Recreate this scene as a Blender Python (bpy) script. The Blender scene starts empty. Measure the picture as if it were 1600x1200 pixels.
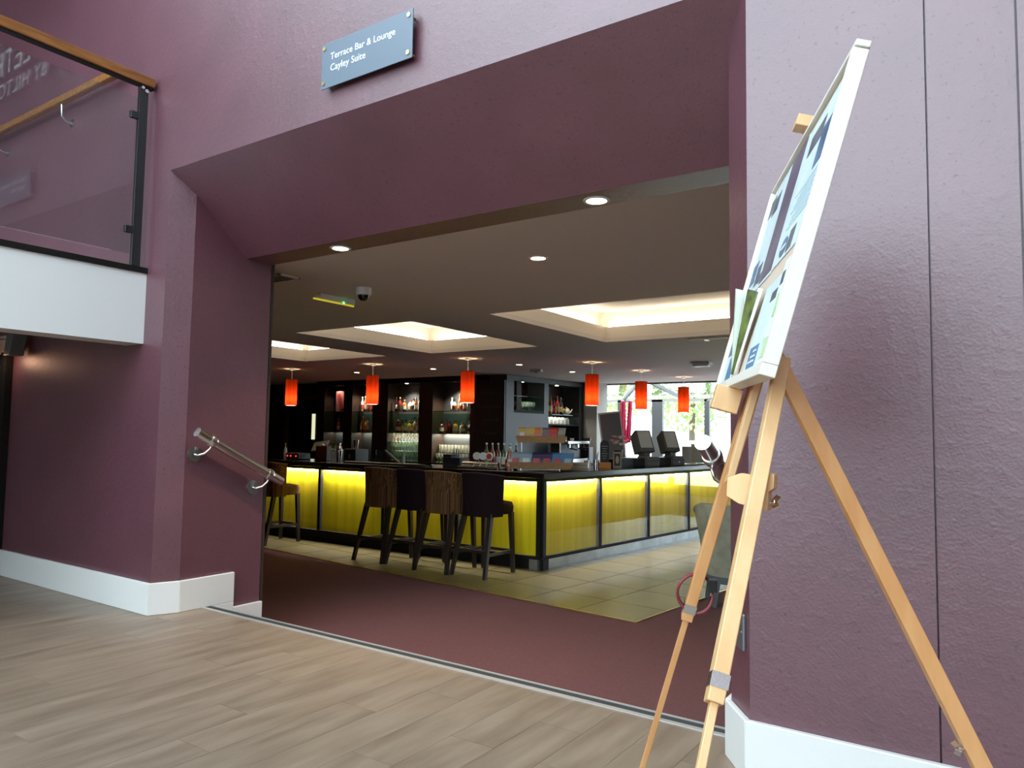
import bpy, bmesh, math, random
from mathutils import Vector, Matrix
random.seed(7)
S = bpy.context.scene
COL = S.collection
R = math.radians
# ---------------------------------------------------------------- camera, world, lights, exposure
cam = bpy.data.objects.new('camera', bpy.data.cameras.new('camera')); COL.objects.link(cam)
S.camera = cam
def set_cam(loc, yaw, pitch, roll):
    fw = Vector((-math.sin(yaw)*math.cos(pitch), math.cos(yaw)*math.cos(pitch), math.sin(pitch)))
    r = fw.cross(Vector((0, 0, 1))).normalized(); u = r.cross(fw)
    r2 = r*math.cos(roll)+u*math.sin(roll); u2 = -r*math.sin(roll)+u*math.cos(roll)
    m = Matrix((r2, u2, -fw)).transposed().to_4x4(); m.translation = loc
    cam.matrix_world = m
set_cam(Vector((0, -2.48, 1.1)), R(34.28), R(3.894), R(.896))
cam.data.sensor_fit = 'HORIZONTAL'; cam.data.sensor_width = 36; cam.data.lens = 36*1153.5/1600
cam.data.clip_start = .02; cam.data.clip_end = 300
W = bpy.data.worlds.new('overcast_sky'); S.world = W; W.use_nodes = True
bg = W.node_tree.nodes['Background']; bg.inputs[0].default_value = (.73, .905, 1, 1); bg.inputs[1].default_value = 6.2
vs = S.view_settings; vs.view_transform = 'Standard'; vs.look = 'None'; vs.exposure = 0.12; vs.gamma = 1; vs.use_curve_mapping = False
S.cycles.max_bounces = 8; S.cycles.diffuse_bounces = 4; S.cycles.transparent_max_bounces = 16
S.cycles.sample_clamp_indirect = 4; S.cycles.caustics_reflective = False; S.cycles.caustics_refractive = False

# ---------------------------------------------------------------- materials
def newmat(name):
    m = bpy.data.materials.new(name); m.use_nodes = True
    n = m.node_tree.nodes; n.clear(); o = n.new('ShaderNodeOutputMaterial')
    return m, n, m.node_tree.links, o
def coords(n, l, kind='Object', scale=(1, 1, 1)):
    if kind == 'World': c = n.new('ShaderNodeNewGeometry').outputs['Position']
    else: c = n.new('ShaderNodeTexCoord').outputs[kind]
    mp = n.new('ShaderNodeMapping'); mp.inputs['Scale'].default_value = scale; l.new(c, mp.inputs[0])
    return mp.outputs[0]
def mat(name, col, rough=.5, metal=0., spec=.5, col2=None, scale=8., stretch=(1, 1, 1), bump=0., bscale=80., bstretch=None, coat=0., space='Object', detail=4., trans=0., lo=.35, hi=.65, rnd=0.):
    m, n, l, o = newmat(name)
    p = n.new('ShaderNodeBsdfPrincipled'); l.new(p.outputs[0], o.inputs[0])
    p.inputs['Base Color'].default_value = (*col, 1); p.inputs['Roughness'].default_value = rough
    p.inputs['Metallic'].default_value = metal; p.inputs['Specular IOR Level'].default_value = spec
    p.inputs['Coat Weight'].default_value = coat; p.inputs['Transmission Weight'].default_value = trans
    if col2:
        v = coords(n, l, space, stretch); t = n.new('ShaderNodeTexNoise'); t.inputs['Scale'].default_value = scale; t.inputs['Detail'].default_value = detail
        if rnd:
            oi = n.new('ShaderNodeObjectInfo'); ad = n.new('ShaderNodeVectorMath'); ad.operation = 'ADD'
            ml = n.new('ShaderNodeMath'); ml.operation = 'MULTIPLY'; ml.inputs[1].default_value = 40; l.new(oi.outputs['Random'], ml.inputs[0])
            l.new(v, ad.inputs[0]); l.new(ml.outputs[0], ad.inputs[1]); v = ad.outputs[0]
        l.new(v, t.inputs[0])
        r = n.new('ShaderNodeValToRGB'); r.color_ramp.elements[0].color = (*col, 1); r.color_ramp.elements[1].color = (*col2, 1)
        r.color_ramp.elements[0].position = lo; r.color_ramp.elements[1].position = hi
        l.new(t.outputs[0], r.inputs[0]); out = r.outputs[0]
        if rnd:
            hs = n.new('ShaderNodeHueSaturation'); mr = n.new('ShaderNodeMapRange'); mr.inputs[3].default_value = 1-rnd; mr.inputs[4].default_value = 1+rnd
            l.new(oi.outputs['Random'], mr.inputs[0]); l.new(mr.outputs[0], hs.inputs['Value']); l.new(out, hs.inputs['Color']); out = hs.outputs[0]
        l.new(out, p.inputs['Base Color'])
    if bump:
        v = coords(n, l, space, bstretch or stretch); t = n.new('ShaderNodeTexNoise'); t.inputs['Scale'].default_value = bscale; t.inputs['Detail'].default_value = 3
        l.new(v, t.inputs[0]); b = n.new('ShaderNodeBump'); b.inputs['Strength'].default_value = bump; b.inputs['Distance'].default_value = .01
        l.new(t.outputs[0], b.inputs['Height']); l.new(b.outputs[0], p.inputs['Normal'])
    return m
def emit(name, col, st):
    m, n, l, o = newmat(name); e = n.new('ShaderNodeEmission'); e.inputs[0].default_value = (*col, 1); e.inputs[1].default_value = st
    l.new(e.outputs[0], o.inputs[0]); return m
def thin_glass(name, tint=(1, 1, 1), ior=1.5, rough=.0, boost=1.0):
    m, n, l, o = newmat(name); t = n.new('ShaderNodeBsdfTransparent'); t.inputs[0].default_value = (*tint, 1)
    g = n.new('ShaderNodeBsdfGlossy'); g.inputs['Roughness'].default_value = rough
    f = n.new('ShaderNodeFresnel'); gm = n.new('ShaderNodeNewGeometry'); mi = n.new('ShaderNodeMapRange'); mi.inputs[3].default_value = ior; mi.inputs[4].default_value = 1/ior
    l.new(gm.outputs['Backfacing'], mi.inputs[0]); l.new(mi.outputs[0], f.inputs[0])   # a thin sheet: the same reflectance from either side
    ml = n.new('ShaderNodeMath'); ml.operation = 'MULTIPLY'; ml.inputs[1].default_value = boost; l.new(f.outputs[0], ml.inputs[0])
    x = n.new('ShaderNodeMixShader'); l.new(ml.outputs[0], x.inputs[0]); l.new(t.outputs[0], x.inputs[1]); l.new(g.outputs[0], x.inputs[2]); l.new(x.outputs[0], o.inputs[0]); return m
def translucent(name, col, fac=.6, col2=None, scale=20, stretch=(1, 1, 1)):
    m, n, l, o = newmat(name); d = n.new('ShaderNodeBsdfDiffuse'); t = n.new('ShaderNodeBsdfTranslucent'); x = n.new('ShaderNodeMixShader'); x.inputs[0].default_value = fac
    d.inputs[0].default_value = t.inputs[0].default_value = (*col, 1)
    if col2:
        v = coords(n, l, 'Object', stretch); w = n.new('ShaderNodeTexNoise'); w.inputs['Scale'].default_value = scale; l.new(v, w.inputs[0])
        r = n.new('ShaderNodeValToRGB'); r.color_ramp.elements[0].color = (*col, 1); r.color_ramp.elements[1].color = (*col2, 1); r.color_ramp.elements[0].position = .4; r.color_ramp.elements[1].position = .6
        l.new(w.outputs[0], r.inputs[0]); l.new(r.outputs[0], d.inputs[0]); l.new(r.outputs[0], t.inputs[0])
    l.new(d.outputs[0], x.inputs[1]); l.new(t.outputs[0], x.inputs[2]); l.new(x.outputs[0], o.inputs[0]); return m
def shade_mat():
    # fabric shade: red outside, pale lining inside, glowing red when lit from within
    m = translucent('red_pleated_shade', (.74, .052, .008), .10, (.56, .030, .006), 1, (90, 90, .5)); n = m.node_tree.nodes; l = m.node_tree.links
    d = [x for x in n if x.type == 'BSDF_DIFFUSE'][0]; src = d.inputs[0].links[0].from_socket
    g = n.new('ShaderNodeNewGeometry'); mx = n.new('ShaderNodeMix'); mx.data_type = 'RGBA'; l.new(g.outputs['Backfacing'], mx.inputs[0]); l.new(src, mx.inputs[6]); mx.inputs[7].default_value = (.85, .78, .60, 1); l.new(mx.outputs[2], d.inputs[0]); return m
def paint_mat(name):
    m, n, l, o = newmat(name)
    p = n.new('ShaderNodeBsdfPrincipled'); l.new(p.outputs[0], o.inputs[0])
    p.inputs['Roughness'].default_value = .46; p.inputs['Specular IOR Level'].default_value = 1.0; p.inputs['Coat Weight'].default_value = .75; p.inputs['Coat Roughness'].default_value = .5
    v = coords(n, l, 'World')
    a = n.new('ShaderNodeTexNoise'); a.inputs['Scale'].default_value = 3; a.inputs['Detail'].default_value = 6; l.new(v, a.inputs[0])
    r = n.new('ShaderNodeValToRGB'); e = r.color_ramp.elements; e[0].color = (.095, .024, .038, 1); e[1].color = (.124, .034, .052, 1); e[0].position = .3; e[1].position = .7
    l.new(a.outputs[0], r.inputs[0])
    # scattered dark pits in the paint
    b = n.new('ShaderNodeTexNoise'); b.inputs['Scale'].default_value = 60; b.inputs['Detail'].default_value = 2; l.new(v, b.inputs[0])
    rb = n.new('ShaderNodeValToRGB'); rb.color_ramp.elements[0].position = .32; rb.color_ramp.elements[1].position = .37; l.new(b.outputs[0], rb.inputs[0])
    mx = n.new('ShaderNodeMix'); mx.data_type = 'RGBA'; l.new(rb.outputs[0], mx.inputs[0]); mx.inputs[6].default_value = (.06, .016, .024, 1); l.new(r.outputs[0], mx.inputs[7]); l.new(mx.outputs[2], p.inputs['Base Color'])
    c = n.new('ShaderNodeTexNoise'); c.inputs['Scale'].default_value = 110; c.inputs['Detail'].default_value = 3; l.new(v, c.inputs[0])
    d = n.new('ShaderNodeTexNoise'); d.inputs['Scale'].default_value = 28; d.inputs['Detail'].default_value = 2; l.new(v, d.inputs[0])
    pw = n.new('ShaderNodeMath'); pw.operation = 'POWER'; pw.inputs[1].default_value = 4; l.new(d.outputs[0], pw.inputs[0])
    ad = n.new('ShaderNodeMath'); ad.operation = 'MULTIPLY_ADD'; ad.inputs[1].default_value = .35; l.new(c.outputs[0], ad.inputs[0]); l.new(pw.outputs[0], ad.inputs[2])
    bm = n.new('ShaderNodeBump'); bm.inputs['Strength'].default_value = .6; bm.inputs['Distance'].default_value = .006; l.new(ad.outputs[0], bm.inputs['Height']); l.new(bm.outputs[0], p.inputs['Normal'])
    return m
def stripe_mat(name, c1, c2, c3, freq=90):
    m, n, l, o = newmat(name); p = n.new('ShaderNodeBsdfPrincipled'); l.new(p.outputs[0], o.inputs[0]); p.inputs['Roughness'].default_value = .8; p.inputs['Specular IOR Level'].default_value = .2
    v = coords(n, l, 'Object', (freq, freq*.6, .02)); w = n.new('ShaderNodeTexNoise'); w.inputs['Scale'].default_value = 1; w.inputs['Detail'].default_value = 1; l.new(v, w.inputs[0])
    r = n.new('ShaderNodeValToRGB'); r.color_ramp.interpolation = 'CONSTANT'; e = r.color_ramp.elements
    e[0].color = (*c1, 1); e[0].position = 0; e[1].color = (*c2, 1); e[1].position = .44
    for ps, c in ((.5, c3), (.54, c1), (.6, c2)): x = e.new(ps); x.color = (*c, 1)
    l.new(w.outputs[0], r.inputs[0]); l.new(r.outputs[0], p.inputs['Base Color']); return m
M = {}
M['paint'] = paint_mat('maroon_wall_paint')
M['white'] = mat('white_gloss_paint', (.80, .80, .78), .35, bump=.03, bscale=40)
M['fascia'] = mat('white_fascia_paint', (.82, .83, .82), .5)
M['plank'] = mat('weathered_oak_vinyl', (.168, .118, .082), .36, spec=.5, col2=(.295, .226, .168), scale=2.8, stretch=(5, .8, 1), bump=.08, bscale=3, bstretch=(60, 3, 1), space='World', detail=10, lo=.27, hi=.73, rnd=.035)
M['dark'] = mat('black_stain', (.010, .009, .008), .6, spec=.2)
M['alu'] = mat('brushed_aluminium', (.72, .73, .72), .45, .8)
M['rubber'] = mat('grey_rubber_insert', (.05, .052, .055), .6)
M['carpet'] = mat('maroon_loop_carpet', (.120, .050, .052), .95, spec=.2, col2=(.18, .084, .090), scale=170, bump=.5, bscale=260, space='World')
M['tile'] = mat('olive_porcelain_tile', (.165, .132, .050), .32, spec=.5, col2=(.20, .163, .068), scale=3, rnd=.05, space='World')
M['grout'] = mat('dark_grout', (.030, .027, .020), .9)
M['brass'] = mat('brass', (.75, .58, .28), .3, 1)
M['ceil'] = mat('cream_ceiling_paint', (.70, .64, .59), .8)
M['wellside'] = mat('white_recess_paint', (.80, .74, .66), .8)
M['steel'] = mat('satin_stainless_steel', (.60, .59, .57), .26, 1, bump=.02, bscale=200)
M['chrome'] = mat('polished_chrome', (.80, .80, .80), .1, 1)
M['ply'] = mat('kicked_steel_plinth', (.34, .36, .38), .30, .8, col2=(.50, .53, .56), scale=4)
M['yellow'] = mat('streaked_yellow_board', (.64, .52, .006), .6, spec=.1, col2=(.80, .67, .018), scale=1, stretch=(9, 9, .15), space='World')
M['pane'] = thin_glass('clear_front_glass')
M['glass'] = thin_glass('balustrade_glass', (.86, .90, .89), 1.52, boost=1.3)
M['shelfglass'] = thin_glass('shelf_glass', (.55, .75, .65), 1.5)
def glassware_mat():
    m, n, l, o = newmat('clear_glassware'); t = n.new('ShaderNodeBsdfTransparent'); p = n.new('ShaderNodeBsdfPrincipled'); p.inputs['Base Color'].default_value = (.78, .78, .70, 1); p.inputs['Roughness'].default_value = .08
    lw = n.new('ShaderNodeLayerWeight'); lw.inputs[0].default_value = .45; mr = n.new('ShaderNodeMapRange'); mr.inputs[3].default_value = .18; mr.inputs[4].default_value = .85; l.new(lw.outputs['Facing'], mr.inputs[0])
    x = n.new('ShaderNodeMixShader'); l.new(mr.outputs[0], x.inputs[0]); l.new(t.outputs[0], x.inputs[1]); l.new(p.outputs[0], x.inputs[2]); l.new(x.outputs[0], o.inputs[0]); return m
M['stem'] = glassware_mat()
M['timber'] = mat('varnished_oak', (.20, .072, .016), .4, col2=(.31, .125, .032), scale=5, stretch=(8, 1, 8), spec=.5)
M['beech'] = mat('pale_beech', (.68, .40, .185), .45, col2=(.76, .48, .245), scale=4, stretch=(6, 6, 1))
M['beechdk'] = mat('orange_beech', (.60, .28, .10), .45, col2=(.68, .35, .145), scale=4, stretch=(6, 6, 1))
M['black'] = mat('black_plastic', (.012, .012, .013), .35)
M['blackgloss'] = mat('black_polished_stone', (.010, .009, .008), .12, spec=.5)
M['darkwood'] = mat('wenge_wood', (.022, .013, .009), .4, col2=(.035, .02, .013), scale=6, stretch=(6, 6, 1))
M['greycab'] = mat('blue_grey_laminate', (.105, .125, .13), .45)
M['brownwall'] = mat('dark_brown_wall', (.035, .02, .013), .7)
M['beigewall'] = mat('pale_beige_wall', (.45, .42, .37), .7)
M['leg'] = mat('dark_stained_leg', (.030, .021, .017), .35)
M['stripe'] = stripe_mat('brown_gold_stripe', (.16, .075, .025), (.055, .022, .012), (.26, .15, .06))
M['plum'] = mat('dark_plum_fabric', (.014, .005, .007), .85, spec=.2, bump=.2, bscale=200)
M['piping'] = mat('purple_piping', (.06, .015, .04), .7)
M['goldpiping'] = mat('gold_piping', (.30, .14, .05), .7)
M['shade'] = shade_mat()
M['whiteplastic'] = mat('white_plastic', (.72, .72, .70), .4)
M['lampwhite'] = emit('lit_diffuser', (1, .90, .72), 9)
M['downlamp'] = emit('lit_downlight', (1, .84, .60), 18)
M['cove'] = emit('cove_led_strip', (1, .90, .74), 12)
M['signplate'] = mat('slate_blue_plate', (.125, .16, .205), .38)
M['ink'] = mat('white_lettering', (.85, .85, .85), .5)
M['velvet'] = mat('olive_grey_velvet', (.33, .31, .21), .8, col2=(.46, .44, .32), scale=7, spec=.3)
M['leaf'] = mat('tree_leaves', (.20, .33, .08), .6, col2=(.48, .55, .22), scale=2, space='World')
M['bark'] = mat('tree_bark', (.12, .09, .06), .9)
M['gravel'] = mat('pale_gravel', (.62, .60, .56), .9, col2=(.75, .73, .70), scale=2)
M['render'] = mat('white_rendered_wall', (.80, .80, .78), .8)
M['greymetal'] = mat('grey_powder_coat', (.13, .125, .12), .45)
M['postmetal'] = mat('dark_steel_post', (.05, .055, .055), .3, .7)
M['red'] = mat('crimson_cloth', (.42, .008, .05), .8, bump=.3, bscale=30)
M['screen'] = mat('grey_till_screen', (.62, .62, .58), .3)
M['greyplastic'] = mat('grey_green_plastic', (.10, .105, .09), .45)
M['wicker'] = mat('tan_wicker', (.38, .20, .085), .7, col2=(.50, .29, .14), scale=60)
M['paper'] = mat('pale_printed_paper', (.62, .76, .80), .35, col2=(.74, .83, .84), scale=9, stretch=(1, 4, 1))
M['paperw'] = mat('white_paper', (.80, .81, .80), .4)
M['framew'] = mat('pale_limed_frame', (.74, .70, .62), .45)
M['frameb'] = mat('brown_frame_inner', (.30, .22, .15), .5)
M['tan'] = mat('tan_backing_board', (.62, .50, .40), .7)
M['navy'] = mat('print_navy', (.045, .085, .17), .4, col2=(.14, .22, .34), scale=14)
M['slate'] = mat('print_slate', (.075, .085, .10), .4, col2=(.20, .21, .24), scale=12)
M['aubergine'] = mat('print_aubergine', (.12, .09, .13), .4, col2=(.19, .16, .21), scale=8)
M['photog'] = mat('print_garden', (.035, .05, .018), .35, col2=(.20, .24, .06), scale=22)
M['bluebox'] = mat('print_blue', (.08, .22, .38), .4)
M['greenp'] = mat('print_leaf_green', (.35, .62, .22), .4, col2=(.65, .78, .62), scale=20)
M['socket'] = mat('brushed_steel_plate', (.30, .33, .35), .35, .85)
M['maroonstrap'] = mat('maroon_strap', (.20, .03, .04), .6)
def plain(name, c, r=.35, **k):
    if name not in M: M[name] = mat(name, c, r, **k)
    return M[name]

# ---------------------------------------------------------------- mesh builder
OFF = {}
class MB:
    def __init__(s): s.v = []; s.f = []
    def add(s, vs_, fs):
        b = len(s.v); s.v += [tuple(x) for x in vs_]; s.f += [tuple(i+b for i in f) for f in fs]; return s
    def box(s, x0, x1, y0, y1, z0, z1):
        return s.add([(x0, y0, z0), (x1, y0, z0), (x1, y1, z0), (x0, y1, z0), (x0, y0, z1), (x1, y0, z1), (x1, y1, z1), (x0, y1, z1)],
                     [(3, 2, 1, 0), (4, 5, 6, 7), (0, 1, 5, 4), (1, 2, 6, 5), (2, 3, 7, 6), (3, 0, 4, 7)])
    def obox(s, c, ax, ay, az, h):
        c = Vector(c); ax = Vector(ax)*h[0]; ay = Vector(ay)*h[1]; az = Vector(az)*h[2]
        if ax.cross(ay).dot(az) < 0: ax = -ax
        return s.add([c+ax*i+ay*j+az*k for k in (-1, 1) for i, j in ((-1, -1), (1, -1), (1, 1), (-1, 1))],
                     [(3, 2, 1, 0), (4, 5, 6, 7), (0, 1, 5, 4), (1, 2, 6, 5), (2, 3, 7, 6), (3, 0, 4, 7)])
    def bar(s, p, q, w, t, up=(0, 0, 1)):
        p = Vector(p); q = Vector(q); d = (q-p); L = d.length; d.normalize(); x = d.cross(Vector(up)).normalized(); y = x.cross(d)
        return s.obox((p+q)/2, x, y, d, (w/2, t/2, L/2))
    def taper(s, p, q, w0, w1, up=(0, 1, 0)):
        p = Vector(p); q = Vector(q); d = (q-p).normalized(); x = d.cross(Vector(up)).normalized(); y = d.cross(x)
        vs_ = [p+x*i*w0/2+y*j*w0/2 for i, j in ((-1, -1), (1, -1), (1, 1), (-1, 1))]+[q+x*i*w1/2+y*j*w1/2 for i, j in ((-1, -1), (1, -1), (1, 1), (-1, 1))]
        return s.add(vs_, [(3, 2, 1, 0), (4, 5, 6, 7), (0, 1, 5, 4), (1, 2, 6, 5), (2, 3, 7, 6), (3, 0, 4, 7)])
    def tube(s, pts, r, n=12, cap=True):
        pts = [Vector(p) for p in pts]; rs = r if isinstance(r, (list, tuple)) else [r]*len(pts); b = len(s.v); N = len(pts)
        ref = None
        for i, p in enumerate(pts):
            d = (pts[min(i+1, N-1)]-pts[max(i-1, 0)]).normalized()
            if ref is None: ref = d.orthogonal().normalized()
            x = (ref-d*ref.dot(d)).normalized(); ref = x; y = d.cross(x)
            s.v += [tuple(p+(x*math.cos(2*math.pi*k/n)+y*math.sin(2*math.pi*k/n))*rs[i]) for k in range(n)]
        for i in range(N-1):
            for k in range(n): s.f.append((b+i*n+k, b+i*n+(k+1) % n, b+(i+1)*n+(k+1) % n, b+(i+1)*n+k))
        if cap: s.f.append(tuple(b+k for k in reversed(range(n)))); s.f.append(tuple(b+(N-1)*n+k for k in range(n)))
        return s
    def lathe(s, prof, n=16, c=(0, 0, 0)):
        b = len(s.v)
        for r, z in prof: s.v += [(c[0]+r*math.cos(2*math.pi*k/n), c[1]+r*math.sin(2*math.pi*k/n), c[2]+z) for k in range(n)]
        for i in range(len(prof)-1):
            for k in range(n): s.f.append((b+i*n+k, b+i*n+(k+1) % n, b+(i+1)*n+(k+1) % n, b+(i+1)*n+k))
        if prof[0][0] > 1e-5: s.f.append(tuple(b+k for k in reversed(range(n))))
        if prof[-1][0] > 1e-5: s.f.append(tuple(b+(len(prof)-1)*n+k for k in range(n)))
        return s
    def prism(s, poly, z0, z1):
        n = len(poly); a = sum(poly[i][0]*poly[(i+1) % n][1]-poly[(i+1) % n][0]*poly[i][1] for i in range(n))
        if a < 0: poly = poly[::-1]
        return s.add([(x, y, z0) for x, y in poly]+[(x, y, z1) for x, y in poly], [tuple(reversed(range(n))), tuple(range(n, 2*n))]+[(i, (i+1) % n, n+(i+1) % n, n+i) for i in range(n)])
    def ext(s, pts, vec):
        pts = [Vector(p) for p in pts]; n = len(pts); v = Vector(vec)
        nn = sum(((pts[i]-pts[0]).cross(pts[i+1]-pts[0]) for i in range(1, n-1)), Vector())
        if nn.dot(v) < 0: pts = pts[::-1]
        return s.add(list(pts)+[p+v for p in pts], [tuple(reversed(range(n))), tuple(range(n, 2*n))]+[(i, (i+1) % n, n+(i+1) % n, n+i) for i in range(n)])
    def mesh(s, name, m, smooth=False):
        me = bpy.data.meshes.new(name); me.from_pydata(s.v, [], s.f); me.update()
        if m: me.materials.append(m)
        if smooth: me.shade_smooth(); me.set_sharp_from_angle(angle=R(40))
        return me
    def build(s, name, m, parent=None, smooth=False, bevel=0, local=False):
        off = Vector((0, 0, 0)); loc = Vector((0, 0, 0))
        if parent is not None:
            off = OFF.get(parent.name, off) if not local else off
        elif not local:
            xs = list(zip(*s.v)); off = Vector(((min(xs[0])+max(xs[0]))/2, (min(xs[1])+max(xs[1]))/2, min(xs[2]))); loc = off
        if off.length: s.v = [tuple(Vector(p)-off) for p in s.v]
        if isinstance(m, str): m = M[m]
        o = bpy.data.objects.new(name, s.mesh(name, m, smooth)); COL.objects.link(o); o.location = loc
        if parent is not None: o.parent = parent
        OFF[o.name] = off
        if bevel:
            b = o.modifiers.new('soft_edge', 'BEVEL'); b.width = bevel; b.segments = 2; b.limit_method = 'ANGLE'
        return o
def tag(o, label=None, cat=None, group=None, kind=None):
    if label: o['label'] = label
    if cat: o['category'] = cat
    if group: o['group'] = group
    if kind: o['kind'] = kind
    return o
def thing(name, loc, label, cat, group=None, rz=0.):
    o = bpy.data.objects.new(name, None); COL.objects.link(o); o.location = loc; o.rotation_euler = (0, 0, rz); o.empty_display_size = .1
    OFF[o.name] = Vector(loc) if rz == 0 else Vector((0, 0, 0))
    return tag(o, label, cat, group)
def struct(o, label=None):
    o['kind'] = 'structure'
    if label: o['label'] = label
    return o
def copy_tree(o, parent=None):
    c = o.copy(); COL.objects.link(c); c.parent = parent
    for ch in list(o.children): copy_tree(ch, c)
    return c
def lamp(kind, name, loc, energy, col=(1, .85, .62), parent=None, **k):
    d = bpy.data.lights.new(name, kind); d.energy = energy; d.color = col
    rot = k.pop('rot', None)
    for a, b in k.items(): setattr(d, a, b)
    o = bpy.data.objects.new(name, d); COL.objects.link(o); o.location = Vector(loc)-(OFF.get(parent.name, Vector()) if parent else Vector())
    if rot: o.rotation_euler = rot
    if parent: o.parent = parent
    return o
def text(name, body, size, m, parent, pos, xdir, zdir, depth=.002, width=None, align='LEFT', spacing=1.0):
    cu = bpy.data.curves.new(name, 'FONT'); cu.body = body; cu.size = size; cu.extrude = depth/2; cu.align_x = align; cu.space_character = spacing; cu.resolution_u = 3
    t = bpy.data.objects.new(name+'_tmp', cu); COL.objects.link(t); bpy.context.view_layer.update()
    me = bpy.data.meshes.new_from_object(t.evaluated_get(bpy.context.evaluated_depsgraph_get()))
    bpy.data.objects.remove(t)
    xd = Vector(xdir).normalized(); zd = Vector(zdir).normalized(); yd = xd.cross(zd)   # yd: away from the viewer when x right, z up
    if width:
        w = max(v.co.x for v in me.vertices)-min(v.co.x for v in me.vertices); k = width/w
        for v in me.vertices: v.co.x *= k; v.co.y *= k
    off = OFF.get(parent.name, Vector()) if parent else Vector()
    for v in me.vertices:
        c = v.co.copy(); v.co = Vector(pos)+xd*c.x+zd*c.y-yd*c.z-off
    me.materials.clear(); me.materials.append(M[m] if isinstance(m, str) else m)
    o = bpy.data.objects.new(name, me); COL.objects.link(o)
    if parent: o.parent = parent
    OFF[o.name] = off
    return o
def offset_strip(pts, d, z0, z1, mb=None):
    """wall-hugging strip: polyline pts, pushed d to its right-hand side"""
    P = [Vector((x, y)) for x, y in pts]; nrm = []
    for i in range(len(P)-1):
        t = (P[i+1]-P[i]).normalized(); nrm.append(Vector((t.y, -t.x)))
    Q = []
    for i in range(len(P)):
        if i == 0: Q.append(P[i]+nrm[0]*d)
        elif i == len(P)-1: Q.append(P[i]+nrm[-1]*d)
        else:
            b = (nrm[i-1]+nrm[i]); Q.append(P[i]+b*(d*2/b.dot(b))*1.0)
    mb = mb or MB()
    for i in range(len(P)-1): mb.prism([tuple(P[i]), tuple(P[i+1]), tuple(Q[i+1]), tuple(Q[i])], z0, z1)
    return mb
def ordw(i): return ('first', 'second', 'third', 'fourth', 'fifth', 'sixth', 'seventh', 'eighth', 'ninth', 'tenth', 'eleventh', 'twelfth')[i]

# ================================================================ THE SETTING
FB = -.34            # bar floor
ZC = 2.27            # bar ceiling
TOP = 6.5
# --- lobby wall with the splayed opening
struct(MB().prism([(-9, 0), (-4.26, 0), (-4.20, .145), (-4.20, .73), (-9, .73)], FB-.1, TOP).build('wall_front_left', 'paint'), 'maroon textured wall left of the opening under the balcony')
wr = MB().prism([(-.735, 0), (-.1995, 0), (-.1995, .02), (-.1945, .02), (-.1945, 0), (.028, 0), (.028, .02), (.034, .02), (.034, 0), (3.5, 0), (3.5, .73), (-.842, .73), (-.842, .145)], FB-.1, TOP)
struct(wr.build('wall_front_right', 'paint'), 'maroon textured wall right of the opening with vertical panel joints')
struct(MB().ext([(-4.26, 0, 2.69), (-4.26, 0, TOP), (-4.26, .73, TOP), (-4.26, .73, 2.236), (-4.26, .52, 2.236)], (3.525, 0, 0)).build('wall_front_lintel', 'paint'), 'sloping maroon lintel over the bar opening')
struct(MB().box(-9.2, -9, -7.7, .73, -.1, TOP).build('wall_left', 'paint'))
struct(MB().box(3.5, 3.7, -7.7, .73, -.1, TOP).build('wall_right', 'paint'))
rl = MB().box(-9.2, -6.8, -7.7, .73, TOP, TOP+.15).box(1.5, 3.7, -7.7, .73, TOP, TOP+.15).box(-6.8, 1.5, -7.7, -6.2, TOP, TOP+.15).box(-6.8, 1.5, -1.6, .73, TOP, TOP+.15)
for x in (-4.8, -2.7, -.6): rl.box(x, x+.1, -6.2, -1.6, TOP, TOP+.12)
struct(rl.build('ceiling_lobby', 'ceil'), 'lobby ceiling with a long glazed rooflight')
# glazed entrance front behind the viewer: piers and mullions
g = MB().box(-9.2, 3.7, -7.7, -7.5, -.1, 1.5)
for x in (-9.1, -7.3, -5.2, -3, -.8, 1.4, 3.5): g.box(x, x+.08, -7.65, -7.52, .15, TOP)
for z in (2.4,): g.box(-9.1, 3.6, -7.65, -7.52, z, z+.1)
struct(g.build('wall_entrance', 'beigewall'))
# --- lobby floor
fl = struct(MB().box(-9.2, 3.7, -7.7, .30, -.12, -.004).build('floor', 'grout'), 'weathered grey brown plank floor of the lobby')
pw, pl = .19, 1.22
pm = {}
def plank(x0, x1, y0, y1):
    key = (round(x1-x0, 3), round(y1-y0, 3))
    if key not in pm:
        a, b = key; c = .0007; t = .004
        pm[key] = MB().add([(0, 0, -t), (a, 0, -t), (a, b, -t), (0, b, -t), (c, c, 0), (a-c, c, 0), (a-c, b-c, 0), (c, b-c, 0)], [(4, 5, 6, 7), (0, 1, 5, 4), (1, 2, 6, 5), (2, 3, 7, 6), (3, 0, 4, 7)]).mesh('plank', M['plank'])
    o = bpy.data.objects.new('plank', pm[key]); COL.objects.link(o); o.parent = fl; o.location = Vector((x0, y0, 0))-OFF[fl.name]
big = []
for i in range(44):
    x0 = -7.62+i*pw
    yend = .30; sh = random.choice((0, .3, .61, .9))
    cuts = [yend]; y = yend-sh-.3
    while y > -2.7: cuts.append(round(y, 3)); y -= pl
    cuts.append(-2.7)
    for a, b in zip(cuts[1:], cuts[:-1]):
        if b-a > .02: plank(x0, x0+pw, a, b)
st = MB().box(-9, -7.62, -7.5, .30, -.004, 0).box(.74, 3.5, -7.5, .30, -.004, 0).box(-7.62, .74, -7.5, -2.7, -.004, 0)
st.build('floor_covering', 'plank', fl)
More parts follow.
